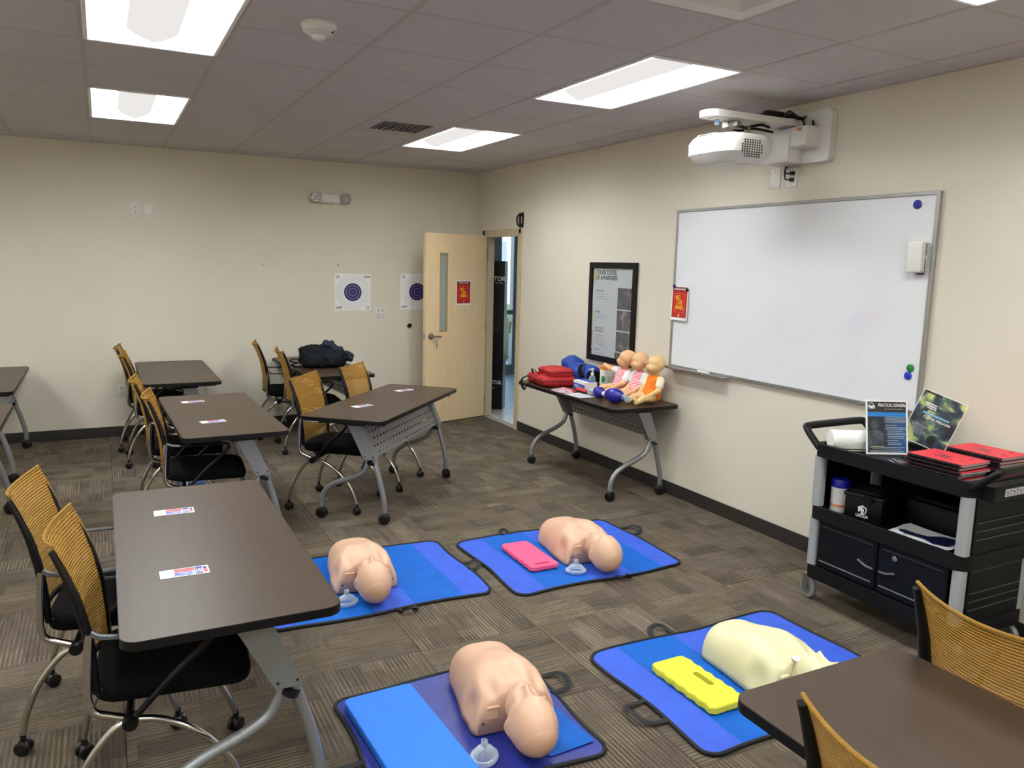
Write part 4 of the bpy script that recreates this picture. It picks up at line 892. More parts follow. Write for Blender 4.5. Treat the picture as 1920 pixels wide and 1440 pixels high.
# ================================================================ adult manikins
def manikin_meshes(m_skin, m_cap, tagn):
    prof = [(0, .095, .085), (.006, .118, .120), (.02, .135, .145), (.05, .145, .160), (.10, .149, .170), (.16, .153, .180), (.22, .162, .190), (.27, .170, .195), (.31, .176, .193), (.35, .178, .184), (.385, .176, .170), (.405, .170, .158), (.415, .162, .150), (.42, .154, .142)]
    xs_ = np.array([p[0] for p in prof]); N_ = 60; xx = np.concatenate([np.linspace(0, .02, 6)[:-1], np.linspace(.02, .40, 46), np.linspace(.40, .42, 6)[1:]])
    mb = MB(); K = 44; rings = []
    for x in xx:
        wv, hv = np.interp(x, xs_, [p[1] for p in prof]), np.interp(x, xs_, [p[2] for p in prof]); r = []
        for j in range(K + 1):
            t = PI * j / K; c, s = math.cos(t), math.sin(t)
            r.append((x, wv * math.copysign(abs(c)**.72, c), .004 + hv * (s**.78)))
        rings.append(r)
    mb.v = [Vector(p) for r in rings for p in r]; k1 = K + 1
    for i in range(len(rings)-1):
        for j in range(K): mb.f.append((i*k1+j, i*k1+j+1, (i+1)*k1+j+1, (i+1)*k1+j))
        mb.f.append((i*k1+K, i*k1, (i+1)*k1, (i+1)*k1+K))
    mb.f.append(tuple(range(K, -1, -1))); mb.f.append(tuple((len(rings)-1)*k1+j for j in range(k1)))
    me = mb.mesh('torso', m_skin, 180)
    bl = []
    for s in (-1, 1):
        bl += [((.27, s*.075, .19), (.07, .06, .06), (0, 0, .012)), ((.345, s*.175, .080), (.042, .040, .060), (0, -s*.030, -.004)), ((.293, s*.17, .09), (.016, .03, .06), (0, s*.006, .004)), ((.345, s*.13, .165), (.05, .02, .03), (0, 0, .008)),
               ((.385, s*.06, .165), (.05, .022, .05), (0, 0, .012)), ((.40, s*.125, .15), (.03, .03, .04), (0, 0, .010)), ((.395, s*.09, .165), (.04, .02, .05), (0, 0, -.010))]
    bl += [((.30, 0, .2), (.10, .014, .05), (0, 0, -.006)), ((.10, 0, .17), (.07, .09, .05), (0, 0, -.008)), ((.175, 0, .19), (.03, .10, .05), (0, 0, .005)), ((.395, 0, .16), (.035, .04, .05), (0, 0, .014)), ((.345, 0, .19), (.03, .025, .05), (0, 0, -.010))]
    bumps(me, bl)
    for v in me.vertices: v.co.x *= 1.075
    nk = MB().capsule((.39, 0, .10), (.50, 0, .10), .052, .050, 16).mesh('neck', m_skin, 180)
    SC_ = (.612, 0, .112); SR = (.112, .089, .104)
    hb = MB(); hb.ell(SC_, SR, 32, 20); hb.ell((.53, 0, .132), (.088, .070, .080), 26, 16); hb.ell((.470, 0, .138), (.036, .042, .045), 16, 10)
    hd_ = remesh(hb, .0055, 5, 'head', m_skin)
    hl = []
    for s in (-1, 1): hl += [((.578, s*.034, .208), (.019, .019, .03), (0, 0, -.013)), ((.606, s*.032, .21), (.013, .024, .03), (0, 0, .007)), ((.535, s*.045, .20), (.025, .02, .03), (0, 0, .004)), ((.585, s*.085, .105), (.018, .02, .032), (0, s*.020, 0)), ((.592, s*.100, .105), (.009, .012, .016), (0, -s*.014, 0)), ((.560, s*.088, .10), (.012, .02, .04), (0, -s*.006, 0))]
    hl += [((.555, 0, .215), (.024, .012, .04), (0, 0, .020)), ((.537, 0, .22), (.012, .015, .04), (0, 0, .017)), ((.506, 0, .205), (.010, .026, .03), (0, 0, .011)), ((.497, 0, .21), (.0045, .022, .03), (0, 0, -.012)), ((.486, 0, .205), (.009, .024, .03), (0, 0, .009)), ((.455, 0, .175), (.018, .024, .03), (-.008, 0, .012))]
    bumps(hd_, hl)
    # skull cap: the shell behind and below the face skin
    nd = Vector((.83, 0, -.56)).normalized(); e1 = Vector((0, 1, 0)); e2 = nd.cross(e1); cp = MB(); nth = 34; th0 = math.acos(.52); vs_ = []; 
    for i in range(11):
        th = th0 * (1 - i/10)
        for j in range(nth):
            a_ = 2*PI*j/nth; d_ = nd*math.cos(th) + (e1*math.cos(a_) + e2*math.sin(a_))*math.sin(th)
            k_ = 1.012 if i else .985
            vs_.append((SC_[0] + SR[0]*k_*d_.x, SC_[1] + SR[1]*k_*d_.y, SC_[2] + SR[2]*k_*d_.z))
    cp.add(vs_, [(i*nth+j, i*nth+(j+1) % nth, (i+1)*nth+(j+1) % nth, (i+1)*nth+j) for i in range(10) for j in range(nth)])
    cm = cp.mesh('skull_cap', m_cap, 60)
    cl = MB()
    ex = [MB().box((.452, s*.095, .085), (.012, .045, .045), bev=.003).mesh('shoulder_clip', m_skin, 35) for s in (-1, 1)]
    tb = [MB().box((.455, s*.095, .112), (.016, .05, .006), bev=.002).mesh('clip_tab', m_cap, 35) for s in (-1, 1)]
    sc = [MB().lathe([(0, 0), (.005, 0), (.004, .003), (0, .003)], 10, Matrix.Translation((.455, s*.135, .05)) @ Matrix.Rotation(PI/2, 4, 'Y')).mesh('screw', M_dark, 35) for s in (-1, 1)]
    mo = MB().ell((.497, 0, .203), (.004, .016, .005), 10, 6).mesh('mouth', mat('mouth_dark', '#6e4a3e', .6), 180)
    return me, nk, hd_, cm, ex, tb, sc, mo
def manikin(meshes, label, x, y, deg):
    me, nk, hd_, cm, ex, tb, sc, mo = meshes
    t = thing('cpr_manikin', label, 'manikin', (x, y, zm - .002), rad(deg), 'adult torso manikins on the mats')
    to = link('torso', me, t); link('neck', nk, t); h = link('head', hd_, t); link('skull_cap', cm, h); link('mouth', mo, h)
    for e, b, s_ in zip(ex, tb, sc): link('shoulder_clip', e, to); link('clip_tab', b, to); link('screw', s_, to)
    return t
ms = manikin_meshes(M_skin, M_skinD, 'a')
manikin(ms, 'peach torso manikin on the mat without a kneeling pad', -2.675, -4.135, -94.5)
manikin(ms, 'peach torso manikin lying beside the pink kneeling pad', -1.365, -4.275, -92)
manikin(ms, 'peach torso manikin lying beside the large blue pad', -2.53, -5.60, -96)
mc = manikin_meshes(M_cream, mat('cream_cap', '#dcd5a9', .42), 'c')
cm_ = manikin(mc, 'cream torso manikin lying beside the yellow kneeling pad', -1.415, -5.885, -88)
lung = MB()
for k in range(7): lung.ell((.455 + .025*(k % 3), -.03 + .012*k, .17 + .008*(k % 2)), (.03, .016, .012), 10, 6)
part('face_shield', remesh(lung, .005, 2, 'face_shield', mat('shield_white', '#eae6dc', .35)), None, cm_, label='crumpled pale lung bag over the face')
# ---------------------------------------------------------------- rescue masks
def mask(label, x, y, z, rz, tilt=0):
    t = thing('rescue_mask', label, 'rescue mask', (x, y, z), rz, 'clear rescue masks')
    S = Matrix.Diagonal((1, .82, 1, 1))
    part('cushion', MB().tube([(.052*math.cos(a), .042*math.sin(a), .010) for a in np.linspace(0, 2*PI, 22)[:-1]], .010, 8, closed=True), M_clear, t, 180)
    part('dome', MB().shell([(.052, .014), (.048, .026), (.036, .040), (.020, .048), (.012, .052)], 20, S), M_clear, t, 180)
    part('port', MB().shell([(.012, .050), (.0115, .074), (.0095, .074), (.010, .050)], 14), M_clear, t, 180)
    return t
mask('clear rescue mask beside the head on the mat without a kneeling pad', -2.855, -4.70, zm, .3)
mask('clear rescue mask beside the head of the manikin near the pink pad', -1.545, -4.82, zm, -.3)
mask('clear rescue mask beside the head of the manikin near the large blue pad', -2.765, -6.165, zm, .8)

# ================================================================ bags on tables
bpk = thing('backpack', 'slumped navy backpack with rolled jacket lying on the table by the back wall', 'backpack', (-2.02, -.86, TH), rad(-5))
b = MB().box((0, 0, .085), (.42, .34, .16), bev=.05, seg=4).ell((-.06, .0, .15), (.17, .15, .06), 14, 10).box((0, -.14, .07), (.34, .10, .12), bev=.04, seg=3)
part('bag_body', remesh(b, .012, 6, 'bag_body', mat('nylon_navy', '#0e1219', .75, noise=.25, nscale=14, spec=.2), lambda m: (wrinkle(m, .02, 14), flat_base(m))), None, bpk)
j = MB()
for k in range(7): j.ell((.04 + .035*k, -.02 + .03*math.sin(k*2), .215 - .022*k + .012*(k % 2)), (.05, .055, .04), 12, 8)
part('rolled_jacket', remesh(j, .010, 3, 'rolled_jacket', mat('jacket_navy', '#10152e', .8, noise=.3, nscale=20), lambda m: wrinkle(m, .016, 24)), None, bpk)
part('strap', MB().tube(spline([(-.20, -.05, .05), (-.25, -.08, .045), (-.30, -.06, .03), (-.27, -.12, .012), (-.20, -.12, .02)], 4), .012, 8, flat=.35).tube(spline([(-.20, .02, .06), (-.27, .02, .07), (-.31, -.02, .06), (-.28, -.05, .05), (-.25, -.07, .05)], 4), .010, 8, flat=.35), M_blackm, bpk, 60)
part('side_flap', MB().box((.235, .0, .06), (.09, .12, .02), Matrix.Rotation(rad(-12), 4, 'Y'), bev=.008, seg=2), M_blackm, bpk)
zt = TH + .0008
rb = thing('red_bag', 'red soft sided first aid bag with black straps on the side table', 'bag', (-.455, -2.605, zt), rad(-6))
part('lower_compartment', remesh(MB().box((0, 0, .045), (.30, .40, .085), bev=.03, seg=3), .010, 3, 'lower_compartment', mat('nylon_red', '#b01d22', .6, noise=.1, nscale=10), lambda m: (wrinkle(m, .010, 12), flat_base(m))), None, rb)
part('upper_pouch', remesh(MB().box((.03, -.03, .115), (.22, .30, .075), bev=.03, seg=3), .010, 3, 'upper_pouch', mat('nylon_red', '#b01d22', .6), lambda m: wrinkle(m, .008, 14, 4)), None, rb)
zp = MB().tube([(-.153*math.cos(a*0) if False else x, y, .056) for x, y in rrect(.308, .408, .04, 4)], .004, 6, closed=True).tube([(x+.03, y-.03, .125) for x, y in rrect(.226, .306, .035, 4)], .004, 6, closed=True)
part('zipper', zp, mat('zip_dark_red', '#6a1114', .6), rb, 60)
part('strap', MB().tube(spline([(-.10, .19, .05), (-.17, .18, .045), (-.215, .15, .02), (-.222, .11, -.03), (-.222, .05, -.045), (-.218, .02, .0), (-.18, .0, .035), (-.15, -.01, .04)], 5), .011, 8, flat=.3).tube(spline([(-.12, .12, .085), (-.15, .08, .125), (-.15, .02, .125), (-.12, -.02, .09)], 4), .008, 8, flat=.4), M_blackm, rb, 60)
bb_ = thing('blue_bag', 'royal blue duffel bag at the back of the side table', 'bag', (-.135, -2.575, zt), rad(-1))
part('bag_body', remesh(MB().box((0, 0, .085), (.19, .48, .16), bev=.06, seg=4).ell((.0, .14, .15), (.10, .12, .065), 14, 10), .011, 4, 'bag_body', mat('nylon_blue', '#1c3f97', .65, noise=.1, nscale=8), lambda m: (wrinkle(m, .018, 10), flat_base(m))), None, bb_)
part('strap', MB().tube(spline([(-.06, -.15, .17), (-.10, -.17, .17), (-.13, -.20, .13), (-.13, -.25, .08)], 4), .018, 8, flat=.3).box((-.02, -.25, .08), (.12, .05, .10), bev=.02, seg=2), M_blackm, bb_, 60)
sb_ = thing('sanitizer_bottle', 'clear pump bottle of hand sanitizer standing behind the glove box', 'bottle', (-.212, -2.888, zt))
part('bottle', MB().lathe([(0, 0), (.026, 0), (.028, .01), (.028, .085), (.015, .105), (.012, .112), (0, .112)], 18), M_clear, sb_); part('pump', MB().lathe([(.013, .108), (.013, .125), (.006, .128), (.006, .15), (.012, .152), (.012, .164), (0, .166)], 14).box((-.018, 0, .158), (.036, .011, .009), bev=.003), M_white, sb_)
gb = thing('glove_box', 'small blue and white carton lying flat on the side table', 'box', (-.315, -2.94, zt), rad(-4))
part('carton', MB().box((0, 0, .035), (.12, .20, .07), bev=.002), M_whitep, gb); part('blue_print', MB().box((-.0605, 0, .025), (.001, .198, .045)).box((.02, .0, .0705), (.07, .198, .001)), mat('carton_blue', '#3a57a8', .5), gb, 0)
part('lettering', text_mb('GLOVES', .022, 0, 0, M=Matrix.Translation((-.0662, .03, .025)) @ Matrix(((0, 0, -1, 0), (-1, 0, 0, 0), (0, 1, 0, 0), (0, 0, 0, 1)))) if False else MB().box((-.0614, .02, .02), (.0006, .12, .006)).box((-.0614, .04, .032), (.0006, .08, .004)), M_whitep, gb, 0)
wp = thing('wipes_tub', 'white wipes canister with orange lid behind the infant manikins', 'canister', (-.12, -2.97, zt))
part('tub', MB().lathe([(0, 0), (.056, 0), (.058, .01), (.058, .165), (.05, .17), (0, .17)], 24), M_whitep, wp); part('lid', MB().lathe([(.060, .165), (.060, .19), (.05, .20), (.02, .208), (0, .208)], 24), mat('lid_orange', '#e0781f', .45), wp)
part('green_label', MB().lathe([(.0585, .05), (.0587, .05), (.0587, .11), (.0585, .11)], 24), mat('label_pale', '#cfd8c6', .5), wp, 0)
part('green_dot', MB().ell((-.052, -.022, .085), (.012, .022, .028), 12, 8), mat('label_green', '#2f7a3c', .5), wp)
# ---------------------------------------------------------------- bag valve masks
M_bvm = mat('silicone_blue', '#1d1a86', .35)
def bvm(label, x, y, rz, Lr, r):
    t = thing('bag_valve_mask', label, 'resuscitator', (x, y, zt), rz, 'blue squeeze bag resuscitators')
    part('squeeze_bag', MB().lathe([(r*.32, -Lr), (r*.55, -Lr*.86), (r*.88, -Lr*.5), (r, 0), (r*.88, Lr*.5), (r*.55, Lr*.86), (r*.32, Lr)], 24, Matrix.Translation((0, 0, r + .001)) @ Matrix.Rotation(-PI/2, 4, 'X')), M_bvm, t, 180)
    part('valve', MB().lathe([(r*.34, -Lr-.045), (r*.30, -Lr-.04), (r*.24, -Lr-.02), (r*.36, -Lr-.01), (r*.36, -Lr+.005)], 16, Matrix.Translation((0, 0, r)) @ Matrix.Rotation(-PI/2, 4, 'X')).lathe([(0, -.02), (.02, -.02), (.024, -.012), (.024, .012), (.02, .02), (0, .02)], 16, Matrix.Translation((0, -Lr-.045, r*.85))), M_clear, t, 60)
    part('inlet', MB().lathe([(r*.36, Lr-.005), (r*.36, Lr+.012), (r*.25, Lr+.03), (0, Lr+.03)], 16, Matrix.Translation((0, 0, r)) @ Matrix.Rotation(-PI/2, 4, 'X')), M_white, t, 60); return t
bvm('large blue squeeze bag resuscitator at the front of the side table', -.475, -3.60, rad(14), .088, .058)
bvm('small blue squeeze bag resuscitator beside the larger one', -.47, -3.385, rad(190), .056, .047)
pb = thing('plastic_pouch', 'crumpled clear plastic bag with pink contents on the side table edge', 'plastic bag', (-.553, -2.985, zt))
part('film', MB().grid(lambda u, v: (.088*math.cos(2*PI*v)*u*1.0, .135*math.sin(2*PI*v)*u, .004 + .022*(1-u)*(1+.6*MN.noise(Vector((u*3, v*6, 1))))), 8, 26), clear_plastic('film', '#dcc9cf', .5, .15), pb, 180)
part('contents', MB().tube(spline([(.04, .09, .012), (.04, .0, .014), (.045, -.06, .013), (.03, -.12, .012)], 5), .012, 8).tube(spline([(-.02, .04, .010), (.0, -.03, .010), (-.03, -.09, .010)], 4), .008, 8), mat('contents_pink', '#c4404a', .5), pb, 180)
pw_ = MB(); pw_.grid(lambda u, v: (-.075 + .15*u, -.11 + .22*v, .003 + .004*MN.noise(Vector((u*4, v*4, 5)))+.002), 8, 8); tag(link('white_pouch', pw_.mesh('white_pouch', clear_plastic('film_white', '#e7e5ee', .25, .3), 180), None, (-.560, -3.245, zt + .002), (0, 0, .06)), 'flat white translucent pouch at the front edge of the side table', 'pouch')
tg = thing('red_tubing_pack', 'flat pink and red packet between the glove box and the infants', 'packet', (-.417, -3.065, zt), 0)
part('packet', remesh(MB().box((0, 0, .014), (.06, .15, .024), bev=.01, seg=2), .007, 2, 'packet', mat('packet_red', '#c03a40', .45), lambda m: (wrinkle(m, .006, 20), flat_base(m))), None, tg)

# ================================================================ infant manikins
def infant(label, x, y, rz, skin, shirt, head, arms, legs, lean=0, hrot=0, roll=0):
    t = thing('infant_manikin', label, 'manikin', (x, y, zt + .002), rot=(roll, 0, rz), group='infant manikins on the side table')
    b = MB(); b.ell((-.005, 0, .055), (.062, .068, .055), 16, 10); b.capsule((-.005, 0, .06), (-.03+lean, 0, .165), .058, .052, 16); b.ell((-.03+lean, 0, .18), (.045, .066, .035), 14, 8); b.capsule((-.03+lean, 0, .19), Vector(head)*.85 + Vector((-.03+lean, 0, .19))*.15, .026, .03)
    hc = Vector(head); Rz = Matrix.Rotation(hrot, 3, 'Z')
    E = lambda o, d: b.ell(tuple(hc + Rz @ Vector(o)), d, 18, 12)
    b.ell(tuple(hc + Rz @ Vector((-.010, 0, .012))), (.074, .066, .066), 20, 14); b.ell(tuple(hc + Rz @ Vector((.022, 0, -.014))), (.050, .056, .050), 18, 12)
    for pts in arms:
        (a0, a1, a2) = pts; b.capsule(a0, a1, .025, .021); b.capsule(a1, a2, .022, .016); d = (Vector(a2) - Vector(a1)).normalized(); b.ell(tuple(Vector(a2) + d*.014), (.019, .019, .015), 10, 8)
        for q in (-1, 0, 1): b.capsule(Vector(a2) + d*.018, Vector(a2) + d*.036 + Vector((0, .009*q, -.003)), .007, .006, 8)
        b.capsule(Vector(a2) + d*.008, Vector(a2) + d*.02 + Vector((0, 0, .018)), .007, .006, 8)
    for pts in legs:
        (a0, a1, a2) = pts; b.capsule(a0, a1, .036, .028); b.capsule(a1, a2, .028, .019); d = (Vector(a2) - Vector(a1)).normalized(); b.capsule(a2, Vector(a2) + Vector((.012, 0, .026)), .017, .013)
    me = remesh(b, .0055, 4, 'infant_body', skin)
    F = lambda o: tuple(hc + Rz @ Vector(o)); D_ = lambda v: tuple(Rz @ Vector(v))
    hb_ = []
    for s in (-1, 1): hb_ += [(F((.060, s*.022, .006)), (.016, .013, .011), D_((-.009, 0, 0))), (F((.045, s*.036, -.016)), (.02, .015, .016), D_((.006, 0, 0))), (F((-.008, s*.060, -.002)), (.014, .012, .018), D_((0, s*.010, 0)))]
    hb_ += [(F((.066, 0, -.010)), (.016, .009, .010), D_((.010, 0, 0))), (F((.062, 0, -.028)), (.016, .016, .006), D_((.006, 0, 0))), (F((.060, 0, -.050)), (.02, .014, .010), D_((.006, 0, 0)))]
    bumps(me, hb_); link('infant_body', me, t)
    part('mouth', MB().ell(F((.0665, 0, -.034)), (.005, .008, .006), 10, 6), mat('mouth_dark', '#6e4a3e', .6), t, 180)
    for s in (-1, 1): part('eye_line', MB().tube([F((.0565, s*(.013 + .006*k), .004 - .002*(k == 1))) for k in range(4)], .0016, 5), mat('lash', '#a87a58', .6), t, 180)
    c = MB(); c.ell((-.005, 0, .062), (.068, .074, .056), 16, 10); c.capsule((-.005, 0, .07), (-.03+lean, 0, .160), .068, .063, 16); c.ell((-.03+lean, 0, .180), (.056, .076, .040), 14, 8)
    part('shirt', remesh(c, .006, 3, 'shirt', shirt, lambda m: wrinkle(m, .005, 22)), None, t)
    sl_ = [MB().capsule(a[0], Vector(a[0])*.45 + Vector(a[1])*.55, .034, .031, 14) for a in arms]
    for k in sl_: part('sleeve', k, M_whitep if shirt is not M_or else mat('cream_trim', '#efe1bf', .8), t, 180)
    if shirt is M_or:
        bt = MB()
        for q in (-1, 0, 1): bt.ell((.031+lean, q*.014, .152), (.004, .005, .005), 8, 6)
        part('buttons', bt, mat('button_brown', '#7a4317', .4), t, 180)
    return t
M_str = stripe_mat('pink_stripe', '#e0576c', '#f2dede', 88); M_or = mat('orange_knit', '#ea7c1c', .85, noise=.06, nscale=20)
legA = [((.03, .038, .05), (.125, .058, .05), (.19, .05, .022)), ((.03, -.038, .05), (.12, -.06, .045), (.185, -.05, .022))]
infant('infant manikin in an orange romper sitting nearest the table end', -.205, -3.70, rad(184), M_baby2, M_or, (-.025, 0, .288), [((-.03, .062, .178), (.0, .085, .11), (.06, .06, .07)), ((-.03, -.062, .178), (.01, -.082, .11), (.07, -.055, .075))], legA, 0, rad(4))
infant('infant manikin in pink striped shirt sitting in the middle of the three', -.19, -3.488, rad(180), M_baby, M_str, (-.02, .0, .288), [((-.03, .062, .178), (.0, .078, .11), (.06, .05, .07)), ((-.03, -.062, .178), (.0, -.078, .10), (.07, -.045, .07))], legA, 0, rad(10))
infant('infant manikin in pink striped shirt reaching an arm toward the wipes canister', -.20, -3.268, rad(176), M_baby, M_str, (-.035, .01, .290), [((-.03, .062, .178), (.02, .088, .115), (.075, .05, .075)), ((-.03, -.062, .178), (.0, -.15, .175), (.01, -.225, .185))], legA, 0, rad(-30), rad(-6))
# ================================================================ utility cart
ct = thing('utility_cart', 'black plastic utility cart with grey posts and cabinet doors by the wall', 'cart', (0, 0, 0))
M_cart = mat('cart_black', '#070809', .6, spec=.25, bump=.15, bscale=260); M_post = mat('cart_post', '#9a9c9c', .45)
cxa, cxb, cya, cyb = -.585, -.06, -6.47, -5.595; cxm, cym = (cxa+cxb)/2, (cya+cyb)/2; cw, cl_ = cxb-cxa, cyb-cya
def tray(z0, z1, surf):
    m = MB(); o = rrect(cw, cl_, .06, 5); i = rrect(cw-.05, cl_-.05, .045, 5); n_ = len(o); A = lambda l, z: [Vector((cxm+x, cym+y, z)) for x, y in l]
    m.v = A(o, z0) + A(o, z1) + A(i, z1) + A(i, surf); k = n_
    for a_, b_ in ((0, 1), (1, 2), (2, 3)):
        for j in range(k): m.f.append((a_*k+j, a_*k+(j+1) % k, b_*k+(j+1) % k, b_*k+j))
    m.f.append(tuple(range(k-1, -1, -1))); m.f.append(tuple(3*k+j for j in range(k))); return m
part('top_shelf', tray(.80, .868, .842), M_cart, ct); part('middle_shelf', tray(.462, .532, .50), M_cart, ct); part('base_shelf', tray(.135, .205, .20), M_cart, ct)
for x in (cxa+.035, cxb-.035):
    for y in (cya+.035, cyb-.035):
        for z0, z1 in ((.205, .462), (.532, .80)): part('post', MB().prism([(x+px, y+py) for px, py in rrect(.056, .056, .022, 4)], z0, z1), M_post, ct)
part('back_panel', MB().box((cxb-.02, cym, .50), (.012, cl_-.12, .62)), M_cart, ct, 0)
for y in (cya+.014, cyb-.014):
    ep = part('end_panel', MB().box((cxm, y, .334), (cw-.13, .012, .27)).box((cxm, y, .666), (cw-.13, .012, .28)), M_cart, ct, 0)
    for z in (.27, .31, .35, .455, .60, .64, .68): part('rib', MB().box((cxm, y + (-.008 if y < cym else .008), z), (cw-.15, .006, .007), bev=.002), mat('rib_grey', '#2a2b2e', .4), ep)
for k, s in enumerate((1, -1)):
    y0, y1 = (cym + .005, cyb - .075) if s > 0 else (cya + .075, cym - .005)
    d = part('cabinet_door', MB().box((cxa+.022, (y0+y1)/2, .335), (.02, y1-y0, .245), bev=.004), mat('door_black', '#07090e', .5, spec=.25), ct)
    part('door_trim', MB().tube([(cxa+.010, y0+.02, .435), (cxa+.010, y1-.02, .435)], .004, 6), mat('rib_grey', '#2a2b2e', .4), d); part('door_trim', MB().tube([(cxa+.010, y0+.02, .245), (cxa+.010, y1-.02, .245)], .004, 6), mat('rib_grey2', '#55575a', .35), d)
    yc = y0 if s > 0 else y1
    part('handle', MB().tube(spline([(cxa+.010, yc + s*.012, .315), (cxa+.006, yc + s*.05, .318), (cxa+.008, yc + s*.10, .335)], 4), .006, 8), mat('rib_grey2', '#55575a', .35), d)
    part('handle_recess', MB().box((cxa+.0125, yc + s*.055, .375), (.003, .09, .09)), mat('door_black', '#07090e', .5, spec=.25), d, 0)
part('lock', MB().lathe([(0, 0), (.014, 0), (.014, .005), (.008, .006), (.008, .012), (0, .012)], 16, Matrix.Translation((cxa+.012, -6.13, .41)) @ Matrix.Rotation(-PI/2, 4, 'Y')), M_chrome, ct, label='small chrome lock')
for s, ye in ((1, cyb), (-1, cya)):
    yo = ye + s*.085
    part('push_handle', MB().tube(spline([(cxa+.03, ye - s*.02, .84), (cxa+.03, ye + s*.02, .875), (cxa+.035, yo - s*.01, .925), (cxa+.065, yo, .938), (cxm, yo, .94), (cxb-.065, yo, .938), (cxb-.035, yo - s*.01, .925), (cxb-.03, ye + s*.02, .875), (cxb-.03, ye - s*.02, .84)], 5), .021, 10, flat=.8), M_black, ct, 60)
part('end_bin', MB().box((cxm, cya-.03, .828), (cw-.13, .06, .07), bev=.004), M_cart, ct); part('spec_label', MB().box((cxm, cya-.0608, .83), (.25, .001, .034)), M_lgrey, ct, 0)
tx = MB()
for k in range(9): tx.box((cxm-.105 + .024*k, cya-.0615, .831 + .006*(k % 2)), (.016, .0006, .004)).box((cxm-.105 + .024*k, cya-.0615, .82), (.012, .0006, .003))
part('label_print', tx, M_dark, ct, 0)
for x in (cxa+.05, cxb-.05):
    for y, s in ((cya+.04, -1), (cyb-.01, 1)):
        cs = part('caster', MB().lathe([(.044, -.013), (.058, -.013), (.062, -.008), (.062, .008), (.058, .013), (.044, .013), (.044, -.013)], 26, Matrix.Translation((x-.005, y, .063)) @ Euler((PI/2, 0, rad(75))).to_matrix().to_4x4()), mat('tire_grey', '#7f7f7c', .6), ct, 50)
        part('hub', MB().lathe([(0, -.0115), (.0445, -.0115), (.0445, .0115), (0, .0115)], 20, Matrix.Translation((x-.005, y, .063)) @ Euler((PI/2, 0, rad(75))).to_matrix().to_4x4()), M_black, cs)
        dd = Vector((math.sin(rad(75)), -math.cos(rad(75)), 0))
        fk = MB()
        for q in (-1, 1): fk.add([Vector((x-.005, y, .055)) + dd*.018*q + Vector((.0, .010*u, 0)) * 1 + Vector((0, 0, w_)) for u, w_ in ((-1, 0), (1, 0), (2.2, .08), (-2.2, .08))] + [Vector((x-.005, y, .055)) + dd*.021*q + Vector((.0, .010*u, 0)) + Vector((0, 0, w_)) for u, w_ in ((-1, 0), (1, 0), (2.2, .08), (-2.2, .08))], [(0, 1, 2, 3), (7, 6, 5, 4), (0, 4, 5, 1), (1, 5, 6, 2), (2, 6, 7, 3), (3, 7, 4, 0)])
        fk.box((x-.005, y, .133), (.05, .05, .008)); part('fork', fk, M_steel, cs, 0)
cd = MB().tube(spline([(-.05, -6.49, .50), (-.04, -6.55, .44), (-.04, -6.565, .30), (-.06, -6.565, .15), (-.11, -6.56, .03), (-.15, -6.585, .008), (-.10, -6.63, .008), (-.03, -6.62, .02)], 5), .006, 7)
tag(link('power_cord', cd.mesh('power_cord', M_black, 180)), 'black power cord hanging from the cart down to the carpet', 'cord')
# ---- on top of the cart
ax = Vector((.88, -.475, 0)).normalized(); az = math.atan2(ax.y, ax.x); zc = .842
pt = thing('paper_towel_roll', 'white paper towel roll lying on the cart behind the flyer', 'paper towel', (-.42, -5.722, zc + .0525), az)
part('paper', MB().lathe([(.021, -.13), (.049, -.13), (.051, -.127), (.051, .127), (.049, .13), (.021, .13)], 28, Matrix.Rotation(PI/2, 4, 'Y')), mat('towel_paper', '#f1efe9', .9, bump=.3, bscale=90), pt, 40)
part('core', MB().shell([(.0215, -.13), (.0215, .13)], 20, Matrix.Rotation(PI/2, 4, 'Y')), mat('cardboard', '#6a4a34', .8), pt, 180)
part('loose_sheet', MB().grid(lambda u, v: (-.09 + .21*u, -.030 - .028*v, -.049 + .002*v), 2, 8), mat('towel_paper', '#f1efe9', .9), pt, 180)
def flyer(name, label, M, W, Hh, dark, border):
    t = thing(name, label, 'flyer'); t.matrix_world = M
    part('sheet', MB().box((0, Hh/2, 0), (W, Hh, .0025)), M_whitep if border else M_dark, t, 0)
    part('print_field', MB().box((0, Hh/2 + .0, .0016), (W - 2*border, Hh - 2*border, .0006)), dark, t, 0)
    return t
def basis(o, x, y):
    x = Vector(x).normalized(); y = Vector(y); y = (y - x*y.dot(x)).normalized(); z = x.cross(y); return Matrix(((x.x, y.x, z.x, o[0]), (x.y, y.y, z.y, o[1]), (x.z, y.z, z.z, o[2]), (0, 0, 0, 1)))
def blue_flyer_mat():
    m, n, b = _new('flyer_blue'); tc = N(n, 'ShaderNodeTexCoord'); sp = N(n, 'ShaderNodeSeparateXYZ'); L(n, tc.outputs['Object'], sp.inputs[0])
    ns = N(n, 'ShaderNodeTexNoise', Scale=9.0, Detail=3.0); L(n, tc.outputs['Object'], ns.inputs['Vector'])
    a = N(n, 'ShaderNodeMapRange', i1=-.02, i2=.10, i3=0., i4=.75); L(n, sp.outputs['X'], a.inputs[0])
    mm = N(n, 'ShaderNodeMath', _operation='MULTIPLY'); L(n, a.outputs[0], mm.inputs[0]); L(n, ns.outputs['Fac'], mm.inputs[1])
    mx = N(n, 'ShaderNodeMixRGB', Color1=(*lin('#17202c'), 1), Color2=(*lin('#1f86d6'), 1)); L(n, mm.outputs[0], mx.inputs[0]); L(n, mx.outputs[0], b.inputs['Base Color']); b.inputs['Roughness'].default_value = .35; return m
f1 = flyer('flyer', 'blue and black flyer titled practical conceal standing on the cart', basis((-.362, -5.876, zc + .004), (.184, -.093, 0), (.10, .20, 1)), .216, .279, blue_flyer_mat(), .009)
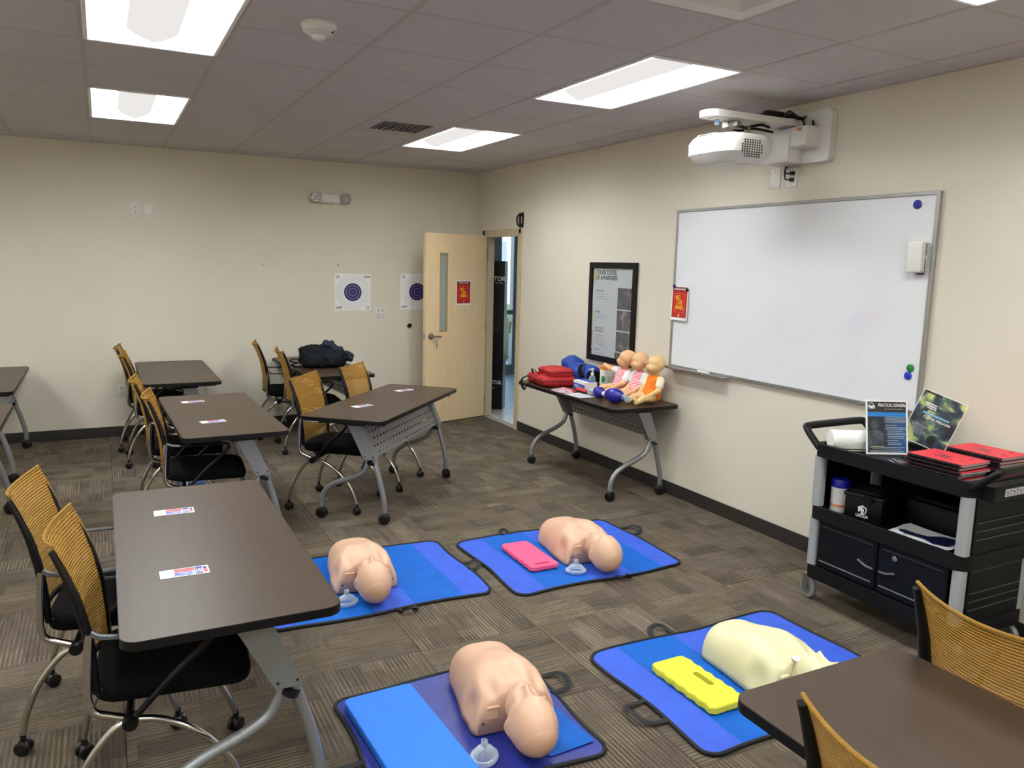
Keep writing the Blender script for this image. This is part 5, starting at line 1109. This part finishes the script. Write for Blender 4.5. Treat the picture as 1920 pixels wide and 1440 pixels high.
part('header', rect(.198, .052, .002, 0, .243), M_dark, f1, 0); part('blue_band', rect(.198, .022, .0021, 0, .205), mat('band_blue', '#1478c4', .4), f1, 0)
text('PRACTICAL CONCEAL', .022, M_whitep, f1, .027, .252, z=.0026, bold=.0003, sx=.64); text('EDUCATION AND TRAINING', .008, M_lgrey, f1, .035, .232, z=.0026, sx=.9)
part('logo', MB().ring(.010, .0125, .0022, 18, Matrix.Translation((-.080, .252, 0))).box((-.079, .246, .0026), (.036, .006, .0006)).box((-.076, .237, .0026), (.030, .005, .0006)), M_whitep, f1, 0)
sil = MB().prism([(-.098, .045), (-.02, .045), (-.01, .085), (-.022, .115), (-.05, .128), (-.098, .118)], .0018, .0024).prism([(-.062 + .021*math.cos(a), .150 + .028*math.sin(a)) for a in np.linspace(0, 2*PI, 18)[:-1]], .0018, .0024).box((-.063, .128, .0021), (.022, .02, .0006))
part('portrait_print', sil, ramp_noise_mat('portrait_grey', [(.35, '#20262c'), (.65, '#4d565c')], 30), f1, 0)
tx = MB()
for k, (y, w_, cx_) in enumerate([(.192, .10, .043), (.185, .11, .04), (.178, .10, .043), (.171, .11, .042), (.164, .105, .042), (.150, .06, .02), (.138, .10, .045), (.130, .11, .045), (.120, .08, .04), (.110, .09, .047), (.102, .1, .047), (.092, .085, .045), (.084, .085, .045), (.072, .06, .03), (.060, .07, .04), (.052, .07, .04)]): tx.box((cx_, y, .0023), (w_, .0022, .0005))
for y, w_ in ((.036, .18), (.028, .15), (.018, .18), (.012, .17)): tx.box((0, y, .0023), (w_, .0024, .0005))
part('text_lines', tx, mat('flyer_text', '#aeb8c0', .5), f1, 0); part('yellow_line', rect(.07, .0025, .0024, -.05, .0395), mat('flyer_yellow', '#c9cf6a', .5), f1, 0)
f2 = flyer('flyer', 'dark green and yellow flyer leaning on the wall behind the cart notebooks', basis((-.185, -5.935, zc + .050), (.10, -.19, -.075), (.04, -.06, .28)), .216, .279, ramp_noise_mat('flyer_green', [(.36, '#22262e'), (.47, '#3c4a56'), (.53, '#5d7468'), (.60, '#b8c77a'), (.70, '#d8dc8a')], 12, .35), .004)
text('CLEAN FIREARM', .019, M_whitep, f2, .012, .145, z=.003, bold=.0003, sx=.95); part('blue_strip', rect(.13, .010, .0022, .0, .165), mat('strip_blue', '#7fb6da', .4), f2, 0)
part('logo', MB().box((-.045, .215, .0024), (.055, .007, .0006)).box((-.04, .204, .0024), (.05, .007, .0006)).box((-.035, .194, .0024), (.045, .005, .0006)), M_whitep, f2, 0); part('top_strip', rect(.085, .008, .0022, -.055, .268), M_dark, f2, 0)
tx = MB()
for k in range(6): tx.box((-.05, .095 - .009*k, .0023), (.08 - .012*(k % 3), .0025, .0005))
part('text_lines', tx, M_lgrey, f2, 0); part('ball_print', MB().lathe([(0, .0018), (.022, .0018), (.022, .0024), (0, .0024)], 24, Matrix.Translation((.03, .045, 0))), M_dark, f2, 0)
fl3 = thing('flyer', 'dark leaflets lying flat on the cart in front of the standing flyer', 'flyer', (-.44, -5.98, zc + .001), rad(62))
part('sheet', MB().box((0, 0, .001), (.15, .11, .002)), M_dark, fl3, 0); part('text_lines', MB().box((-.02, .02, .0023), (.08, .006, .0005)).box((.0, -.01, .0023), (.09, .006, .0005)).box((-.01, -.03, .0023), (.06, .005, .0005)), M_lgrey, fl3, 0)
# spiral notebooks: coil edge towards the room
M_cover = mat('cover_red', '#d8323f', .5, noise=.05, nscale=6); M_coil = mat('coil_dark', '#2a2a2d', .3, .7)
nb_l, nb_w, nb_t = .275, .205, .013
cov_me = MB().box((nb_w/2 + .006, 0, nb_t - .001), (nb_w, nb_l, .0014), bev=.0004).mesh('cover', M_cover, 0); pg_me = MB().box((nb_w/2 + .007, 0, nb_t/2 - .0005), (nb_w-.004, nb_l-.004, nb_t-.002)).mesh('pages', mat('pages', '#a89f9b', .8), 0); bk_c = MB().box((nb_w/2 + .006, 0, .0006), (nb_w, nb_l, .0012)).mesh('back_cover', M_dark, 0)
co = MB(); ncoil = 44
for k in range(ncoil):
    y = -nb_l/2 + .01 + (nb_l-.02)*k/(ncoil-1); co.tube([(-.001 + .0066*math.cos(a), y, nb_t/2 + .0066*math.sin(a)) for a in np.linspace(0, 2*PI, 9)[:-1]], .0019, 4, closed=True)
coil_me = co.mesh('spiral_coil', M_coil, 180)
sq = MB()
for pts in ([(.05, -.06), (.07, -.03), (.055, -.02)], [(.13, .03), (.15, .06), (.14, .08)], [(.06, -.12), (.08, -.10), (.07, -.085), (.09, -.09)], [(.15, -.09), (.16, -.07), (.18, -.08)]): sq.tube(spline([(x, y, nb_t) for x, y in pts], 3), .0012, 4)
sq_me = sq.mesh('pen_marks', mat('cover_dark_mark', '#8a1f29', .5), 180); blot = ramp_noise_mat('cover_print', [(.4, '#d8323f'), (.6, '#5b2a2e')], 30)
pr_me = MB().box((.10, .02, nb_t), (.05, .06, .0008)).mesh('printed_emblem', blot, 0)
def notebook(label, x, y, z, rz, first_=[None]):
    t = thing('spiral_notebook', label, 'notebook', (x, y, z), rz, 'red spiral notebooks on the cart')
    link('cover', cov_me, t); link('pages', pg_me, t); link('back_cover', bk_c, t); c_ = link('spiral_coil', coil_me, t); c_['kind'] = 'stuff'; m_ = link('pen_marks', sq_me, t); m_['kind'] = 'stuff'; link('printed_emblem', pr_me, t)
ordn = ['bottom', 'second', 'third', 'fourth', 'top']
for k in range(5): notebook('red spiral notebook at the cart front edge, %s of its stack' % (ordn[k] + (' from the bottom' if 0 < k < 4 else '')), -.5465 + [.0, .003, .005, .008, .010][k], -6.245 + [0, .008, -.006, .01, .0][k], zc + .0025 + .0173*k, rad([.3, 1, 0, .8, .4][k]))
ordn = ['bottom', 'second', 'third', 'fourth', 'fifth', 'top']
for k in range(6): notebook('red spiral notebook by the wall, %s of the rear stack' % (ordn[k] + (' from the bottom' if 0 < k < 5 else '')), -.308 + [.0, .002, .0, .006, .002, .006][k], -6.28 + [0, .006, -.004, .006, 0, -.003][k], zc + .0025 + .0173*k, rad([0, 1, -1, 1, 0, 1][k]))
# ---- on the middle shelf
zs_ = .501
wt = thing('wipes_tub', 'white wipes tub with dark blue lid on the middle cart shelf', 'canister', (-.45, -5.685, zs_))
part('tub', MB().lathe([(0, 0), (.044, 0), (.046, .006), (.046, .135), (.044, .14), (0, .14)], 24), M_whitep, wt); part('lid', MB().lathe([(.048, .135), (.049, .165), (.044, .178), (0, .18)], 24), mat('lid_navy', '#10149c', .4), wt)
part('text_lines', MB().lathe([(.0463, .03), (.0466, .03), (.0466, .045), (.0463, .045)], 24), mat('tub_orange', '#d98a6a', .5), wt, 0)
am_ = thing('ammo_box', 'black plastic ammo box with white shield logo on the cart shelf', 'box', (-.385, -5.838, zs_), math.atan2(-.2, .046))
# local x along the front face, -y outward (towards the room)
part('box_body', MB().box((0, .0, .062), (.195, .22, .122), bev=.008, seg=2), mat('ammo_black', '#06070a', .5, spec=.25), am_)
part('lid', MB().box((0, .0, .132), (.21, .235, .022), bev=.008, seg=2).box((0, 0, .149), (.15, .17, .014), bev=.004), mat('ammo_lid', '#121316', .4, spec=.3), am_); part('latch', MB().box((.03, -.122, .125), (.045, .012, .03), bev=.003), M_black, am_)
Mfr = Matrix(((1, 0, 0, 0), (0, 0, -1, -.1112), (0, 1, 0, 0), (0, 0, 0, 1)))
lg = MB().prism([(-.024, .074), (0, .088), (.024, .074), (.021, .050), (.0, .034), (-.020, .050)], 0, .0008, Mfr); part('shield_logo', lg, M_whitep, am_, 0)
part('shield_inner', MB().prism([(-.002, .080), (.018, .071), (.016, .052), (.006, .044), (.010, .062)], .0008, .0012, Mfr).prism([(-.010 + .006*math.cos(a), .049 + .006*math.sin(a)) for a in np.linspace(0, 2*PI, 11)[:-1]], .0008, .0012, Mfr), mat('ammo_black', '#06070a', .5, spec=.25), am_, 0)
part('lettering', text_mb('USCCA', .020, 0, .030, bold=.0008, M=Mfr @ Matrix.Translation((0, 0, .001))), M_whitep, am_, 0)
lp_ = tag(link('black_case', MB().box((0, 0, .07), (.22, .30, .14), bev=.01, seg=2).box((0, -.0, .15), (.18, .26, .02), bev=.004).mesh('black_case', mat('case_black', '#060607', .5, spec=.25)), None, (-.207, -6.13, zs_), (0, 0, 0)), 'flat black case at the back of the middle cart shelf', 'case')
def sheet_stack(label, x, y, z, rz, n_, curl):
    t = thing('paper_stack', label, 'papers', (x, y, z), rz)
    for k in range(n_):
        g = MB(); g.grid(lambda u, v: (-.09 + .17*u + .006*k, -.15 + .30*v - .01*k, .002 + .004*k + curl*(abs(v-.45)**2)*.5 + .010*u*u), 6, 10); part('sheet', g, M_whitep, t, 180)
    return t
s1 = sheet_stack('loose white papers with a navy printed shape on the cart shelf', -.438, -6.175, zs_ + .002, rad(4), 3, .05)
sv = MB(); fz = lambda x, y: .002 + .008 + .05*(abs((y+.15+.02)/.30-.45)**2)*.5 + .010*((x+.10)/.20)**2 + .002
outl = [(-.055, .10), (-.035, .115), (-.015, .10), (-.01, .04), (.0, -.01), (.05, -.05), (.06, -.11), (.02, -.145), (-.06, -.14), (-.075, -.08), (-.045, -.02), (-.055, .05)]
sv.v = [Vector((x+.01, y, fz(x, y) + .001)) for x, y in outl]; sv.f = [tuple(range(len(outl)))]
part('navy_shape', sv, M_navy if False else mat('target_navy', '#141a44', .5), s1, 0)
part('lettering', text_mb('B-27', .020, -.055, .06, z=.0185), M_dark, s1, 0)
# blue and white item on the carpet under the neighbouring table
bt_ = thing('water_bottle', 'blue item with white stripes lying on the carpet under the leaflet table', 'bottle', (-3.33, -2.15, .034), rad(-15))
part('bottle', MB().lathe([(0, -.10), (.03, -.10), (.034, -.09), (.034, .05), (.016, .08), (0, .08)], 18, Matrix.Rotation(PI/2, 4, 'Y')), mat('bottle_blue', '#3f5c96', .35), bt_)
part('cap', MB().lathe([(.016, .078), (.018, .08), (.018, .105), (0, .105)], 14, Matrix.Rotation(PI/2, 4, 'Y')), M_white, bt_); part('stripe', MB().shell([(.0346, -.03), (.0346, -.02)], 18, Matrix.Rotation(PI/2, 4, 'Y')).shell([(.0346, -.06), (.0346, -.05)], 18, Matrix.Rotation(PI/2, 4, 'Y')), M_white, bt_, 180)
